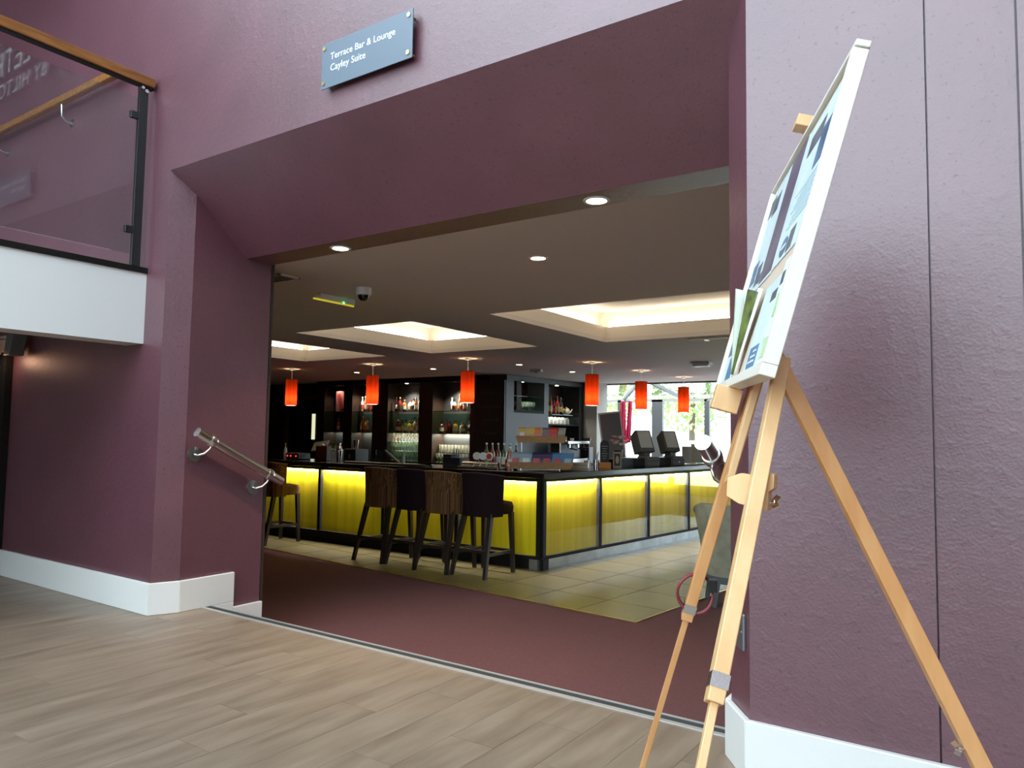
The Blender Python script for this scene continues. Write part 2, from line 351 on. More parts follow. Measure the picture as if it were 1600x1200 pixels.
# --- step down to the bar
ns = thing('step_nosing', (-2.5, .34, 0), 'grey aluminium step edge strip with dark ribbed insert along the drop to the bar', 'nosing')
MB().box(-4.2, -.842, .286, .308, -.02, .004).build('metal_edge', 'alu', ns)
ri = MB().box(-4.2, -.842, .308, .352, -.02, .001)
for k in range(5): ri.box(-4.2, -.842, .312+k*.008, .316+k*.008, .001, .0025)
ri.build('rubber_insert', 'rubber', ns)
MB().box(-4.2, -.842, .352, .362, -.06, .005).build('metal_edge', 'alu', ns)
struct(MB().box(-4.2, -.842, .3, .36, FB, -.02).box(-4.2, -.842, .36, .66, FB-.1, -.17).build('floor_step', 'carpet'), 'carpeted step below the lobby floor edge')
struct(MB().box(-16.2, 3.2, .66, 14.6, FB-.1, FB).build('floor_bar', 'carpet'), 'maroon brown loop carpet of the bar')
# --- baseboards
struct(offset_strip([(-9, 0), (-4.26, 0), (-4.20, .145), (-4.20, .515)], .022, 0, .187).box(-4.2, -4.178, .362, .515, -.17, 0).build('baseboard_left', 'white', bevel=.004), 'tall white baseboard wrapping the left pier')
struct(MB().box(-4.2, -4.178, .515, .735, FB, -.035).build('baseboard_step', 'white', bevel=.003), 'short lower white baseboard beside the step on the left pier')
struct(offset_strip([(-.842, .50), (-.842, .145), (-.735, 0), (3.5, 0)], .022, 0, .190).build('baseboard_right', 'white', bevel=.004), 'tall white baseboard wrapping the right pier')
# --- bar ceiling with three lit recesses
WELLS = [(-4.22, -.9), (-7.08, -5.22), (-9.85, -7.97)]; WY = (3.3, 5.78)
c = MB(); xs = sorted([-16.2, 3.2]+[a for w in WELLS for a in w])
c.box(-16.2, 3.2, .73, WY[0], ZC, ZC+.05); c.box(-16.2, 3.2, WY[1], 12.55, ZC, ZC+.05)
for i in range(len(xs)-1):
    if not any(abs(xs[i]-w[0]) < 1e-6 for w in WELLS): c.box(xs[i], xs[i+1], WY[0], WY[1], ZC, ZC+.05)
cb = struct(c.build('ceiling', 'ceil'), 'pale ceiling of the bar with recessed lit wells')
for i, (x0, x1) in enumerate(WELLS):
    nm = ('large recessed ceiling well nearest the lobby opening with warm cove light', 'middle recessed ceiling well with bright cove light over the stools', 'far left recessed ceiling well partly behind the maroon pier')[i]
    t = thing('ceiling_recess', ((x0+x1)/2, sum(WY)/2, ZC+.05), nm, 'ceiling recess', 'lit ceiling recesses')
    a, b = WY; h1, led, h2 = ZC+.19, .16, ZC+.40
    m = MB().box(x0-.02, x0, a, b, ZC+.05, h1).box(x1, x1+.02, a, b, ZC+.05, h1).box(x0-.02, x1+.02, a-.02, a, ZC+.05, h1).box(x0-.02, x1+.02, b, b+.02, ZC+.05, h1)
    m.build('lower_side', 'wellside', t)
    m = MB().box(x0-led, x0-.02, a-led, b+led, h1-.02, h1).box(x1+.02, x1+led, a-led, b+led, h1-.02, h1).box(x0-.02, x1+.02, a-led, a-.02, h1-.02, h1).box(x0-.02, x1+.02, b+.02, b+led, h1-.02, h1)
    m.box(x0-led-.02, x0-led, a-led, b+led, h1, h2).box(x1+led, x1+led+.02, a-led, b+led, h1, h2).box(x0-led, x1+led, a-led-.02, a-led, h1, h2).box(x0-led, x1+led, b+led, b+led+.02, h1, h2)
    m.build('cove', 'wellside', t)
    MB().box(x0-led, x1+led, a-led, b+led, h2, h2+.02).build('recess_top', 'wellside', t)
    s = MB()
    for q in ((x0-.11, x0-.07, a, b), (x1+.07, x1+.11, a, b), (x0, x1, a-.11, a-.07), (x0, x1, b+.07, b+.11)): s.box(*q, h1+.002, h1+.02)
    s.build('light_strip', 'cove', t)
# --- bar walls
struct(MB().box(-16.4, -16.2, .5, 14.6, FB, ZC).build('wall_bar_left', 'brownwall'))
struct(MB().box(3.2, 3.4, .5, 14.6, FB, ZC).build('wall_bar_right', 'beigewall'))
struct(MB().box(-16.4, -8.2, 9.72, 9.9, FB, ZC).build('wall_bar_back', 'brownwall'))
struct(MB().box(-16.4, -4.2, .725, .75, FB, ZC).box(-.842, 3.4, .725, .75, FB, ZC).build('wall_bar_front', 'brownwall'))
struct(MB().box(-8.2, -7.60, 12.0, 12.5, FB, ZC).build('wall_column', 'beigewall'), 'pale column between the back bar and the windows')
# --- conservatory bay
roofz = lambda y: ZC-(y-12.55)*(ZC-2.0)/(14.5-12.55)
wf = thing('window_1', (-3, 14.5, FB), 'tall garden windows with grey posts and sloping glass roof behind the tills', None); struct(wf)
for x0, x1 in ((-8.30, -8.12), (-7.38, -7.10), (-6.05, -5.93), (-4.7, -4.58), (-3.3, -3.18), (-1.9, -1.78), (-.5, -.38), (1, 1.12)):
    MB().box(x0, x1, 14.46, 14.56, FB, 2.0).build('post', 'greymetal', wf)
MB().box(-10, 3.2, 14.46, 14.56, 1.95, 2.02).build('head_rail', 'beigewall', wf)
MB().box(-10, 3.2, 14.44, 14.58, FB, FB+.25).build('sill', 'greymetal', wf)
MB().box(-10, 3.2, 12.5, 12.58, ZC-.03, ZC+.12).build('ceiling_edge', 'greymetal', wf)
for (x0, x1) in ((-6.86, -8.17), (-6.55, -6.55), (-4.9, -4.9), (-3.2, -3.2), (-1.6, -1.6), (0, 0)):
    MB().bar((x0, 12.55, ZC), (x1, 14.5, 2.0), .06, .07).build('rafter', 'greymetal', wf)
px_ = [-10, -8.21, -7.24, -5.99, -4.64, -3.24, -1.84, -.44, 1.06, 3.2]
for a, b in zip(px_[:-1], px_[1:]):
    MB().box(a+.05, b-.05, 14.50, 14.508, FB+.25, 1.95).build('pane', 'pane', wf)
MB().ext([(-10, 12.58, ZC+.04), (3.2, 12.58, ZC+.04), (3.2, 14.5, 2.05), (-10, 14.5, 2.05)], (0, 0, .008)).build('roof_pane', 'pane', wf)
struct(MB().box(-16.4, -9.9, 9.9, 14.6, FB, ZC).build('wall_bay_left', 'beigewall'))

# ================================================================ OUTSIDE
tag(MB().box(-60, 40, 14.6, 70, -.7, -.5).build('ground', 'gravel'), 'pale bright gravel ground outside the windows', 'ground', kind='stuff')
tag(MB().box(-40, 20, 27, 27.3, -.5, .95).build('garden_wall', 'render'), 'low white garden wall beyond the windows', 'wall')
def tree(x, y, h, r, label):
    t = thing('tree', (x, y, -.5), label, 'tree', 'garden trees')
    MB().tube([(x, y, -.5), (x+.1, y, h*.5), (x, y, h*.75)], [.18, .13, .06], 8).build('trunk', 'bark', t, True)
    m = MB()
    for _ in range(1100):
        d = Vector((random.gauss(0, 1), random.gauss(0, 1), random.gauss(0, 1))).normalized()*random.uniform(.45, 1)
        k = Vector((x+d.x*r, y+d.y*r, h*.62+d.z*h*.42)); a = Vector((random.gauss(0, 1), random.gauss(0, 1), random.gauss(0, 1))).normalized(); b = a.orthogonal().normalized(); w = random.uniform(.10, .22)
        m.add([k-a*w, k+b*w*.5, k+a*w, k-b*w*.5], [(0, 1, 2, 3)])
    tag(m.build('crown', 'leaf', t), kind='stuff')
for x, y, h, r, lb in ((-17.4, 31, 5.2, 2.2, 'green leafy tree seen through the window behind the red cloth'), (-12.6, 31, 5.6, 2.2, 'yellow green leafy tree seen between the window posts beside the right lamp'),
                       (-8.6, 29.5, 4.6, 1.6, 'leafy tree seen right of the thin window post'), (-23, 33, 6, 2.6, 'leafy tree seen at the left end of the windows'), (-4.4, 30, 5, 2.2, 'leafy garden tree hidden behind the easel board')): tree(x, y, h, r, lb)

# ================================================================ BALCONY (left)
BX = -4.47
struct(MB().box(-9, BX-.2, -7.5, 0, 1.95, 2.06).build('floor_balcony', 'fascia'), 'balcony deck over the left side of the lobby')
struct(MB().box(BX-.2, BX, -7.5, 0, 1.625, 2.065).build('trim_1', 'fascia'), 'white fascia beam along the balcony edge')
struct(MB().box(BX-.22, BX+.012, -7.5, 0, 2.065, 2.10).build('trim_2', 'dark'), 'black strip on top of the white balcony beam')
struct(MB().box(-9, -5.3, -7.5, 0, 4.75, 5.0).build('shade_slab_balcony', 'paint'), 'added maroon slab above the balcony that shades the upper wall')  # added slab: blocks the rooflight so the wall behind the glass darkens
t = thing('balustrade', (BX, -3.7, 2.10), 'glass balustrade with oak handrail and dark steel post on the balcony', 'balustrade')
for i, y in enumerate((-.08, -1.40, -2.72, -4.04, -5.36, -6.68)):
    p = MB().box(BX-.012, BX+.012, y-.028, y+.028, 2.10, 3.235).build('post', 'postmetal', t, bevel=.002)
    MB().tube([(BX+.012, y+.01, 3.21), (BX+.025, y+.01, 3.21)], .012, 10).tube([(BX+.012, y-.014, 3.225), (BX+.025, y-.014, 3.225)], .01, 10).build('bolt', 'chrome', p, True)
    for z in (2.32, 3.04):
        MB().box(BX-.014, BX+.014, y-.075, y-.028, z-.022, z+.022).build('glass_clamp', 'postmetal', p, bevel=.003)
for y0, y1 in ((-1.36, -.118), (-2.68, -1.44), (-4.0, -2.76), (-5.32, -4.08)):
    MB().box(BX-.005, BX+.005, y0, y1, 2.17, 3.155).build('glass_pane', 'glass', t)
MB().box(BX-.03, BX+.03, -7.4, -.02, 3.245, 3.305).build('handrail', 'timber', t, bevel=.006)
MB().box(BX-.02, BX+.02, -7.4, -.02, 3.235, 3.246).build('rail_plate', 'dark', t)
t = thing('wall_handrail', (-6.7, -.07, 3.40), 'oak wall handrail with steel brackets on the maroon wall behind the glass', 'handrail')
MB().box(-9, -4.76, -.105, -.055, 3.395, 3.445).build('rail', 'timber', t, bevel=.008)
for x in (-5.55, -6.6, -8):
    MB().tube([(x, 0, 3.28), (x, -.045, 3.285), (x, -.075, 3.31), (x, -.08, 3.395)], .008, 8).tube([(x, -.006, 3.28), (x, 0, 3.28)], .03, 12).build('bracket', 'steel', t, True)
# door and wall lamp below
t = thing('door_1', (-6.8, -.01, 0), 'dark framed door under the balcony', None); struct(t)
MB().box(-7.35, -6.36, -.03, 0, 0, 1.58).build('door_leaf', mat('smoked_door', (.06, .05, .05), .25), t)
MB().box(-6.36, -6.27, -.05, 0, 0, 1.66).box(-7.44, -7.35, -.05, 0, 0, 1.66).box(-7.35, -6.36, -.05, 0, 1.58, 1.66).build('door_frame', 'dark', t)
struct(MB().box(-9, -6.10, -.07, 0, 1.66, 1.78).build('trim_3', 'beigewall'), 'grey lintel strip above the dark door')
t = thing('wall_spotlight', (-6.12, -.12, 1.62), 'small warm spotlight with beaded dome under the white beam', 'spotlight')
MB().obox((-6.03, -.09, 1.70), (1, 0, 0), (0, 1, 0), (.25, 0, .97), (.05, .05, .085)).build('bracket', 'greycab', t, bevel=.006)
MB().tube([(-6.07, -.12, 1.735), (-6.2, -.14, 1.74), (-6.29, -.15, 1.72)], .007, 8).build('arm', 'steel', t, True)
dm = MB().lathe([(.062, 0), (.06, .03), (.045, .065), (.015, .08)], 18, (-6.27, -.16, 1.63)).build('dome_shade', plain('copper_beads', (.45, .10, .05), .3, metal=.6), t, True)
bd = MB()
for k in range(3):
    for j in range(10):
        a = 2*math.pi*j/10+k*.3; rr = (.064, .058, .044)[k]; q = (-6.27+rr*math.cos(a), -.16+rr*math.sin(a), 1.64+k*.022); bd.lathe([(.001, -.008), (.008, 0), (.001, .008)], 6, q)
bd.build('bead', 'chrome', dm, True)
MB().lathe([(.056, 0), (.056, .004)], 18, (-6.27, -.16, 1.627)).build('lens', 'lampwhite', t)
lamp('POINT', 'spot_light', (-6.2, -.13, 1.59), .7, (1, .5, .28), t, shadow_soft_size=.03)

# ================================================================ SIGNS
t = thing('wall_sign', (-2.555, -.02, 2.82), 'slate blue wall sign reading Terrace Bar & Lounge, Cayley Suite', 'sign')
MB().box(-2.862, -2.247, -.041, -.035, 2.821, 3.056).build('plate', 'signplate', t, bevel=.0015)
for x in (-2.842, -2.272):
    for z in (2.85, 3.03):
        MB().tube([(x, 0, z), (x, -.035, z)], .006, 10).tube([(x, -.041, z), (x, -.046, z)], .011, 14).build('brass_stud', 'brass', t, True)
text('lettering', 'Terrace Bar & Lounge', .05, 'ink', t, (-2.797, -.0415, 2.962), (1, 0, 0), (0, 0, 1), .001, .44)
text('lettering', 'Cayley Suite', .05, 'ink', t, (-2.797, -.0415, 2.903), (1, 0, 0), (0, 0, 1), .001, .245)
t = thing('hotel_sign', (-2.5, -.02, 3.7), 'raised white hotel lettering high on the maroon wall, seen mirrored in the balcony glass', 'sign')
text('lettering', 'DOUBLETREE', .24, 'ink', t, (-3.60, -.03, 3.92), (1, 0, 0), (0, 0, 1), .02, 1.78)
text('lettering', 'BY HILTON', .11, 'ink', t, (-3.03, -.03, 3.73), (1, 0, 0), (0, 0, 1), .02, .98, spacing=1.15)

# ================================================================ HANDRAILS AT THE STEP
def step_rail(xr, side, y0, y1, z0, z1, lab):
    x = xr+side*.08
    t = thing('step_handrail', (xr, (y0+y1)/2, z1), lab, 'handrail', 'step handrails')
    a = Vector((x, y0, z0)); b = Vector((x, y1, z1)); d = b-a
    MB().tube([a, b], .0305, 24).build('rail', 'steel', t, True)
    for f in (.165, .845):
        q = a+d*f
        MB().tube([q-d.normalized()*.022, q-d.normalized()*.012, q+d.normalized()*.012, q+d.normalized()*.022], [.034, .038, .038, .034], 20).build('collar', 'steel', t, True)
        w = Vector((xr, q.y-.065, q.z-.085))
        br = MB().tube([w, w+Vector((side*.006, 0, 0))], .047, 24).build('wall_rose', 'steel', t, True)
        pts = [w+Vector((side*.004, 0, 0)), w+Vector((side*.03, .006, -.004)), w+Vector((side*.06, .03, .008)), w+Vector((side*.078, .052, .035)), q-Vector((0, 0, .03))]
        MB().tube(pts, .0075, 10).build('arm', 'chrome', br, True)
step_rail(-4.2, 1, .168, .805, 1.084, .755, 'stainless tube handrail on round wall brackets on the left pier')
step_rail(-.842, -1, .085, .72, 1.082, .755, 'dark reflecting tube handrail on the right pier beside the easel')
# socket plate on right splay
n_ = Vector((-.145, -.107, 0)).normalized(); d_ = Vector((-.107, .145, 0)).normalized()
t = thing('switch_plate', (-.79, .07, .39), 'brushed steel switch plate on the splayed edge of the right pier', 'switch plate')
q = Vector((-.7885, .0725, .455))
MB().obox(q+n_*.006, d_, n_, (0, 0, 1), (.060, .006, .060)).build('plate', 'socket', t, bevel=.004)
MB().tube([q+n_*.0115-d_*.045, q+n_*.0135-d_*.045], .004, 8).build('screw', 'chrome', t)

# ================================================================ BAR FLOOR TILES
tf = struct(MB().box(-9.2, -2.9, 4.05, 4.1, FB, FB+.0005).build('floor_tiled', 'grout'), 'olive porcelain tiled floor around the bar')
TC = Vector((-2.47, 2.884)); e1 = Vector((-.9948, .1016)); e2 = Vector((.1016, .9948)); P = .565
def T2(u, v): q = TC+e1*u+e2*v; return (q.x, q.y)
gb = MB().prism([T2(0, 0), T2(6.9, 0), T2(6.9, 7.6), T2(0, 7.6)], FB, FB+.004).build('grout_bed', 'grout', tf)
tm = {}
for i in range(12):
    for j in range(13):
        u0, u1 = i*P, (i+1)*P; v0, v1 = (0, .50) if j == 0 else (.50+(j-1)*P, .50+j*P)
        ctr = T2((u0+u1)/2, (v0+v1)/2)
        if ctr[0] < -4.35 and ctr[1] > 4.6: continue
        key = round(v1-v0, 3)
        if key not in tm:
            a, b, g_, cc = P, v1-v0, .005, .002
            tm[key] = MB().add([(g_, g_, 0), (a-g_, g_, 0), (a-g_, b-g_, 0), (g_, b-g_, 0), (g_+cc, g_+cc, .006), (a-g_-cc, g_+cc, .006), (a-g_-cc, b-g_-cc, .006), (g_+cc, b-g_-cc, .006)],
                               [(4, 5, 6, 7), (0, 1, 5, 4), (1, 2, 6, 5), (2, 3, 7, 6), (3, 0, 4, 7)]).mesh('tile', M['tile'])
        o = bpy.data.objects.new('tile', tm[key]); COL.objects.link(o); o.parent = tf
        p0 = T2(u1, v0); o.location = Vector((p0[0], p0[1], FB+.001))-OFF[tf.name]; o.rotation_euler = (0, 0, math.atan2(-e1.y, -e1.x))
tr = MB()
for a, b in ((T2(-.01, -.01), T2(6.9, -.01)), (T2(-.01, -.01), T2(-.01, 7.6))): tr.bar((*a, FB+.004), (*b, FB+.004), .014, .012)
tr.build('edge_trim', 'brass', tf)

# ================================================================ BAR COUNTER
K = Vector((-4.15, 4.2, 0)); PW = 1.13
SEC = [(Vector((-1, -.0147, 0)).normalized(), Vector((.0147, -1, 0)).normalized(), 4), (Vector((.0995, .995, 0)).normalized(), Vector((.995, -.0995, 0)).normalized(), 5)]
Zv = Vector((0, 0, 1))
bar = thing('bar_counter', (K.x, K.y, FB), 'L shaped bar counter faced with glowing yellow backlit glass panels', 'bar counter')
def sbox(mb, sec, s0, s1, n0, n1, z0, z1):
    d, n, _ = SEC[sec]; c = K+d*(s0+s1)/2+n*(n0+n1)/2; c.z = (z0+z1)/2
    return mb.obox(c, d, n, Zv, (abs(s1-s0)/2, abs(n1-n0)/2, (z1-z0)/2))
for sec in (0, 1):
    d, n, N = SEC[sec]; L = N*PW
    sbox(MB(), sec, .2, L, -.60, -.052, -.2, .62).build('body', 'darkwood', bar)
    sbox(MB(), sec, -.0, L, -.16, -.05, FB, -.215).build('plinth', 'ply' if sec else 'dark', bar)
    sbox(MB(), sec, 0, L, -.16, .010, -.215, -.185).build('bottom_rail', 'dark', bar)
    sbox(MB(), sec, 0, L, -.03, .012, .598, .64).build('top_rail', 'dark', bar)
    sbox(MB(), sec, 0, L, -.12, -.03, .607, .64).build('light_housing', 'dark', bar)
    for k in range(N+1):
        sbox(MB(), sec, k*PW-(.02 if k else .03), k*PW+.02, -.05, .008, -.185, .606).build('mullion', 'dark', bar)
    for k in range(N):
        bb = sbox(MB(), sec, k*PW+.02, (k+1)*PW-.02, -.052, -.044, -.185, .606).build('back_board', 'yellow', bar)
        sbox(MB(), sec, k*PW+.022, (k+1)*PW-.022, -.008, 0, -.185, .598).build('glass_panel', 'pane', bar)
        c = K+d*(k+.5)*PW-n*.026; c.z = .604
        A = lamp('AREA', 'led_strip', c, 100, (1, .97, .98), bar, shape='RECTANGLE', size=PW-.08, size_y=.025)
        zx = -(Vector((0, 0, -1))-n*.10).normalized(); xx = d-zx*d.dot(zx); xx.normalize(); yy = zx.cross(xx)
        A.rotation_euler = Matrix((xx, yy, zx)).transposed().to_euler()
# worktop
def isect(p, d, q, e):
    k = ((q-p).cross(Vector((e.x, e.y, 0)))).z/(d.cross(e)).z; return p+d*k
d0, n0, N0 = SEC[0]; d1, n1, N1 = SEC[1]
of = isect(K+n0*.09, d0, K+n1*.09, d1); inn = isect(K-n0*.66, d0, K-n1*.66, d1)
L0 = N0*PW+.05; L1 = N1*PW+.05
wt = MB().prism([(of.x, of.y), ((K+n0*.09+d0*L0).x, (K+n0*.09+d0*L0).y), ((K-n0*.66+d0*L0).x, (K-n0*.66+d0*L0).y), (inn.x, inn.y), ((K-n1*.66+d1*L1).x, (K-n1*.66+d1*L1).y), ((K+n1*.09+d1*L1).x, (K+n1*.09+d1*L1).y)], .64, .70)
tag(wt.build('bar_worktop', 'blackgloss', bevel=.006), 'black polished worktop running round the bar corner', 'worktop')
CT = .70

# ================================================================ STOOLS
def make_stool(name, fab, pip, label, cx, cy, rz):
    t = thing(name, (cx, cy, FB), label, 'bar stool', 'bar stools', rz=rz); OFF[t.name] = Vector((0, 0, 0))
    # seat
    m = MB(); n = 20
    def ring(hx, hy0, hy1, z):
        pts = []
        for k in range(n):
            a = 2*math.pi*k/n; cx_ = math.copysign(abs(math.cos(a))**.45, math.cos(a)); sy = math.copysign(abs(math.sin(a))**.45, math.sin(a))
            pts.append((cx_*hx, (hy0+hy1)/2+sy*(hy1-hy0)/2, z))
        return pts
    rows = [ring(.19, -.17, .22, .615), ring(.215, -.19, .245, .63), ring(.22, -.195, .25, .69), ring(.205, -.18, .235, .735), ring(.12, -.10, .15, .752)]
    for r_ in rows: m.v += r_
    for i in range(len(rows)-1):
        for k in range(n): m.f.append((i*n+k, i*n+(k+1) % n, (i+1)*n+(k+1) % n, (i+1)*n+k))
    m.f.append(tuple(reversed(range(n)))); m.f.append(tuple(range((len(rows)-1)*n, len(rows)*n)))
    m.build('seat', fab, t, True, local=True)
    # wrap-around back
    m = MB(); na = 22; arc = []
    for k in range(na+1):
        a = R(-172+164*k/na) if False else R(180+ (180*k/na))
        arc.append((math.cos(a), math.sin(a)))
    prof = [(-.0, .60), (-.0, .80), (.010, .96), (.015, 1.035), (-.018, 1.05), (-.048, 1.035), (-.055, .8), (-.055, .62)]
    for (ca, sa) in arc:
        for (dr, z) in prof:
            rx, ry = .225+dr, .20+dr
            zz = z-(0.03*(1-abs(sa)) if z > 1 else 0)
            m.v.append((math.copysign(abs(ca)**.7, ca)*rx, -.02+math.copysign(abs(sa)**.7, sa)*ry, zz))
    q = len(prof)
    for i in range(na):
        for k in range(q): m.f.append((i*q+k, i*q+(k+1) % q, (i+1)*q+(k+1) % q, (i+1)*q+k))
    m.f.append(tuple(range(q))); m.f.append(tuple(reversed(range(na*q, na*q+q))))
    b = m.build('backrest', fab, t, True, local=True)
    pts = [(math.copysign(abs(ca)**.7, ca)*.240, -.02+math.copysign(abs(sa)**.7, sa)*.215, 1.043-.03*(1-abs(sa))) for ca, sa in arc]
    MB().tube(pts, .006, 6).build('piping', pip, b, True, local=True)
    for sx in (-1, 1):
        MB().taper((sx*.165, -.15, .63), (sx*.215, -.30, 0), .048, .034).build('leg', 'leg', t, local=True)
        MB().taper((sx*.175, .19, .63), (sx*.195, .215, 0), .048, .034).build('leg', 'leg', t, local=True)
        MB().bar((sx*.198, -.245, .23), (sx*.19, .205, .23), .02, .03).build('footrest', 'leg', t, local=True)
    MB().bar((-.19, .205, .23), (.19, .205, .23), .02, .03).build('footrest', 'leg', t, local=True)
    MB().bar((-.198, -.24, .26), (.198, -.24, .26), .02, .03).build('footrest', 'leg', t, local=True)
    return t
make_stool('bar_stool', 'stripe', 'goldpiping', 'striped bar stool on its own at the left end of the bar', -7.95, 3.80, R(-4))
make_stool('bar_stool', 'stripe', 'goldpiping', 'striped bar stool, leftmost of the four standing together', -5.97, 3.78, R(1))
make_stool('bar_stool', 'plum', 'piping', 'dark plum bar stool between the two striped stools', -5.50, 3.80, R(-1))
make_stool('bar_stool', 'stripe', 'goldpiping', 'striped bar stool between the two dark plum stools', -5.03, 3.74, R(1))
make_stool('bar_stool', 'plum', 'piping', 'dark plum bar stool nearest the bar corner', -4.56, 3.78, R(-1))

# ================================================================ PENDANTS AND DOWNLIGHTS
def make_pendant(x, y, label):
    t = thing('pendant_lamp', (x, y, ZC), label, 'pendant lamp', 'red pendant lamps')
    MB().lathe([(.045, -.025), (.05, -.02), (.05, 0)], 16, (x, y, ZC)).build('ceiling_rose', 'whiteplastic', t, True)
    MB().tube([(x, y, ZC-.02), (x, y, ZC-.24)], .007, 6).build('cord', 'whiteplastic', t)
    s = MB(); r = .108; z0, z1 = ZC-.69, ZC-.20; nn = 28
    for z in (z0, z1): s.v += [(x+r*math.cos(2*math.pi*k/nn), y+r*math.sin(2*math.pi*k/nn), z) for k in range(nn)]
    s.f += [(k, (k+1) % nn, nn+(k+1) % nn, nn+k) for k in range(nn)]
    sh = s.build('shade', 'shade', t, True)
    for z in (z0, z1):
        rg = MB()
        for rr, zz in ((r+.0025, z-.004), (r+.0025, z+.004), (r-.0025, z+.004), (r-.0025, z-.004)): rg.v += [(x+rr*math.cos(2*math.pi*k/nn), y+rr*math.sin(2*math.pi*k/nn), zz) for k in range(nn)]
        for i in range(4): rg.f += [(i*nn+k, i*nn+(k+1) % nn, ((i+1) % 4)*nn+(k+1) % nn, ((i+1) % 4)*nn+k) for k in range(nn)]
        rg.build('shade_rim', plain('red_rim', (.25, .02, .01), .7), sh, True)
    MB().lathe([(.100, 0), (.102, .006)], 28, (x, y, z0-.001)).build('diffuser', 'lampwhite', t)
    MB().tube([(x, y, z0+.19), (x, y, z0+.25)], .014, 8).build('lamp_holder', 'whiteplastic', t)
    lamp('POINT', 'bulb', (x, y, z0+.12), 20, (1, .78, .50), t, shadow_soft_size=.035)
for x, y, lb in ((-11.31, 6.70, 'red cylinder pendant lamp furthest left, beside the maroon pier'), (-9.14, 6.66, 'red cylinder pendant lamp, second from the left, before the bottle shelves'), (-7.04, 6.62, 'red cylinder pendant lamp hanging left of the blackboard'),
                 (-5.57, 7.96, 'red cylinder pendant lamp in front of the grey shelf niches'), (-5.49, 9.66, 'red cylinder pendant lamp beside the red cloth at the windows'), (-5.335, 11.30, 'red cylinder pendant lamp furthest right, before the windows')): make_pendant(x, y, lb)
def downlight(x, y, z, label, power=14, r=.05):
    t = thing('downlight', (x, y, z), label, 'downlight', 'recessed downlights')
    rm = MB(); nn = 20
    for rr, zz in ((r+.016, 0), (r+.014, -.005), (r, -.005), (r, 0)): rm.v += [(x+rr*math.cos(2*math.pi*k/nn), y+rr*math.sin(2*math.pi*k/nn), z+zz) for k in range(nn)]
    for i in range(3): rm.f += [(i*nn+k, i*nn+(k+1) % nn, (i+1)*nn+(k+1) % nn, (i+1)*nn+k) for k in range(nn)]
    rm.build('rim', 'whiteplastic', t)
    MB().lathe([(r, -.003), (r, -.001)], 20, (x, y, z)).build('lens', 'downlamp', t)
    if power: lamp('SPOT', 'beam', (x, y, z-.02), power, (1, .74, .46), t, spot_size=R(95), spot_blend=.8, shadow_soft_size=.04)
downlight(-3.434, .645, 2.236, 'lit downlight in the maroon soffit, left one', 75)
downlight(-1.647, .638, 2.236, 'lit downlight in the maroon soffit, right one', 30)
downlight(-2.588, 1.602, ZC, 'lit downlight in the pale ceiling just inside the opening', 60)
for x, y, lb in ((-6.868, 7.80, 'bright downlight on the ceiling before the blackboard'), (-8.752, 7.80, 'downlight on the ceiling between second and third pendant lamps'), (-10.72, 7.80, 'downlight on the ceiling right of the leftmost pendant lamps'), (-6.753, 9.40, 'downlight on the ceiling before the grey shelf niches')): downlight(x, y, ZC, lb, 18)

# ================================================================ CEILING FITTINGS
t = thing('dome_camera', (-4.36, 1.75, ZC), 'white dome security camera with dark lens on the ceiling', 'camera')
MB().lathe([(.052, -.062), (.060, -.055), (.062, 0)], 24, (-4.36, 1.75, ZC)).build('housing', 'whiteplastic', t, True)
MB().lathe([(.004, -.108), (.025, -.102), (.042, -.083), (.048, -.061)], 20, (-4.36, 1.75, ZC)).build('dome', 'blackgloss', t, True)
t = thing('exit_light', (-4.87, 1.88, ZC), 'slim emergency light with yellow glowing edge and green lamp beside the dome camera', 'emergency light')
MB().box(-4.90, -4.82, 1.70, 2.10, ZC-.045, ZC).build('housing', 'whiteplastic', t, bevel=.006)
MB().box(-4.865, -4.855, 1.66, 2.12, ZC-.060, ZC-.045).build('sign_blade', emit('yellow_edge_glow', (.75, .62, .05), .6), t)
MB().lathe([(.001, -.008), (.009, 0), (.001, .008)], 8, (-4.815, 1.96, ZC-.05)).build('led', emit('green_led', (.1, 1, .2), 6), t)
def vent(x0, x1, y0, y1, label):
    t = thing('ceiling_vent', ((x0+x1)/2, (y0+y1)/2, ZC), label, 'vent')
    MB().box(x0, x1, y0, y0+.02, ZC-.012, ZC).box(x0, x1, y1-.02, y1, ZC-.012, ZC).box(x0, x0+.02, y0, y1, ZC-.012, ZC).box(x1-.02, x1, y0, y1, ZC-.012, ZC).build('frame', 'whiteplastic', t)
    k = x0+.04
    while k < x1-.03: MB().box(k, k+.012, y0+.02, y1-.02, ZC-.01, ZC-.002).build('slat', 'greymetal', t); k += .035
vent(-4.95, -4.50, 1.02, 1.22, 'white slatted ceiling vent beside the left pier')
t = thing('emergency_light', (-4.03, 8.68, ZC), 'white bulkhead emergency light on the ceiling left of the easel board', 'emergency light')
MB().box(-4.18, -3.88, 8.6, 8.76, ZC-.03, ZC).build('base', 'whiteplastic', t, bevel=.004)
MB().box(-4.16, -3.90, 8.62, 8.74, ZC-.07, ZC-.03).build('diffuser', mat('frosted_diffuser', (.8, .8, .78), .3), t, bevel=.012)
t = thing('ceiling_track', (-2.95, 5.95, ZC), 'thin white curtain track on the ceiling beside the easel board', 'track')
MB().box(-3.2, -2.7, 5.93, 5.96, ZC-.02, ZC).build('rail', 'whiteplastic', t); MB().box(-3.0, -2.95, 5.92, 5.97, ZC-.035, ZC-.02).build('clip', 'steel', t)
t = thing('motion_sensor', (-7.1, 8.7, ZC), 'small white sensor on the ceiling above the blackboard', 'sensor')
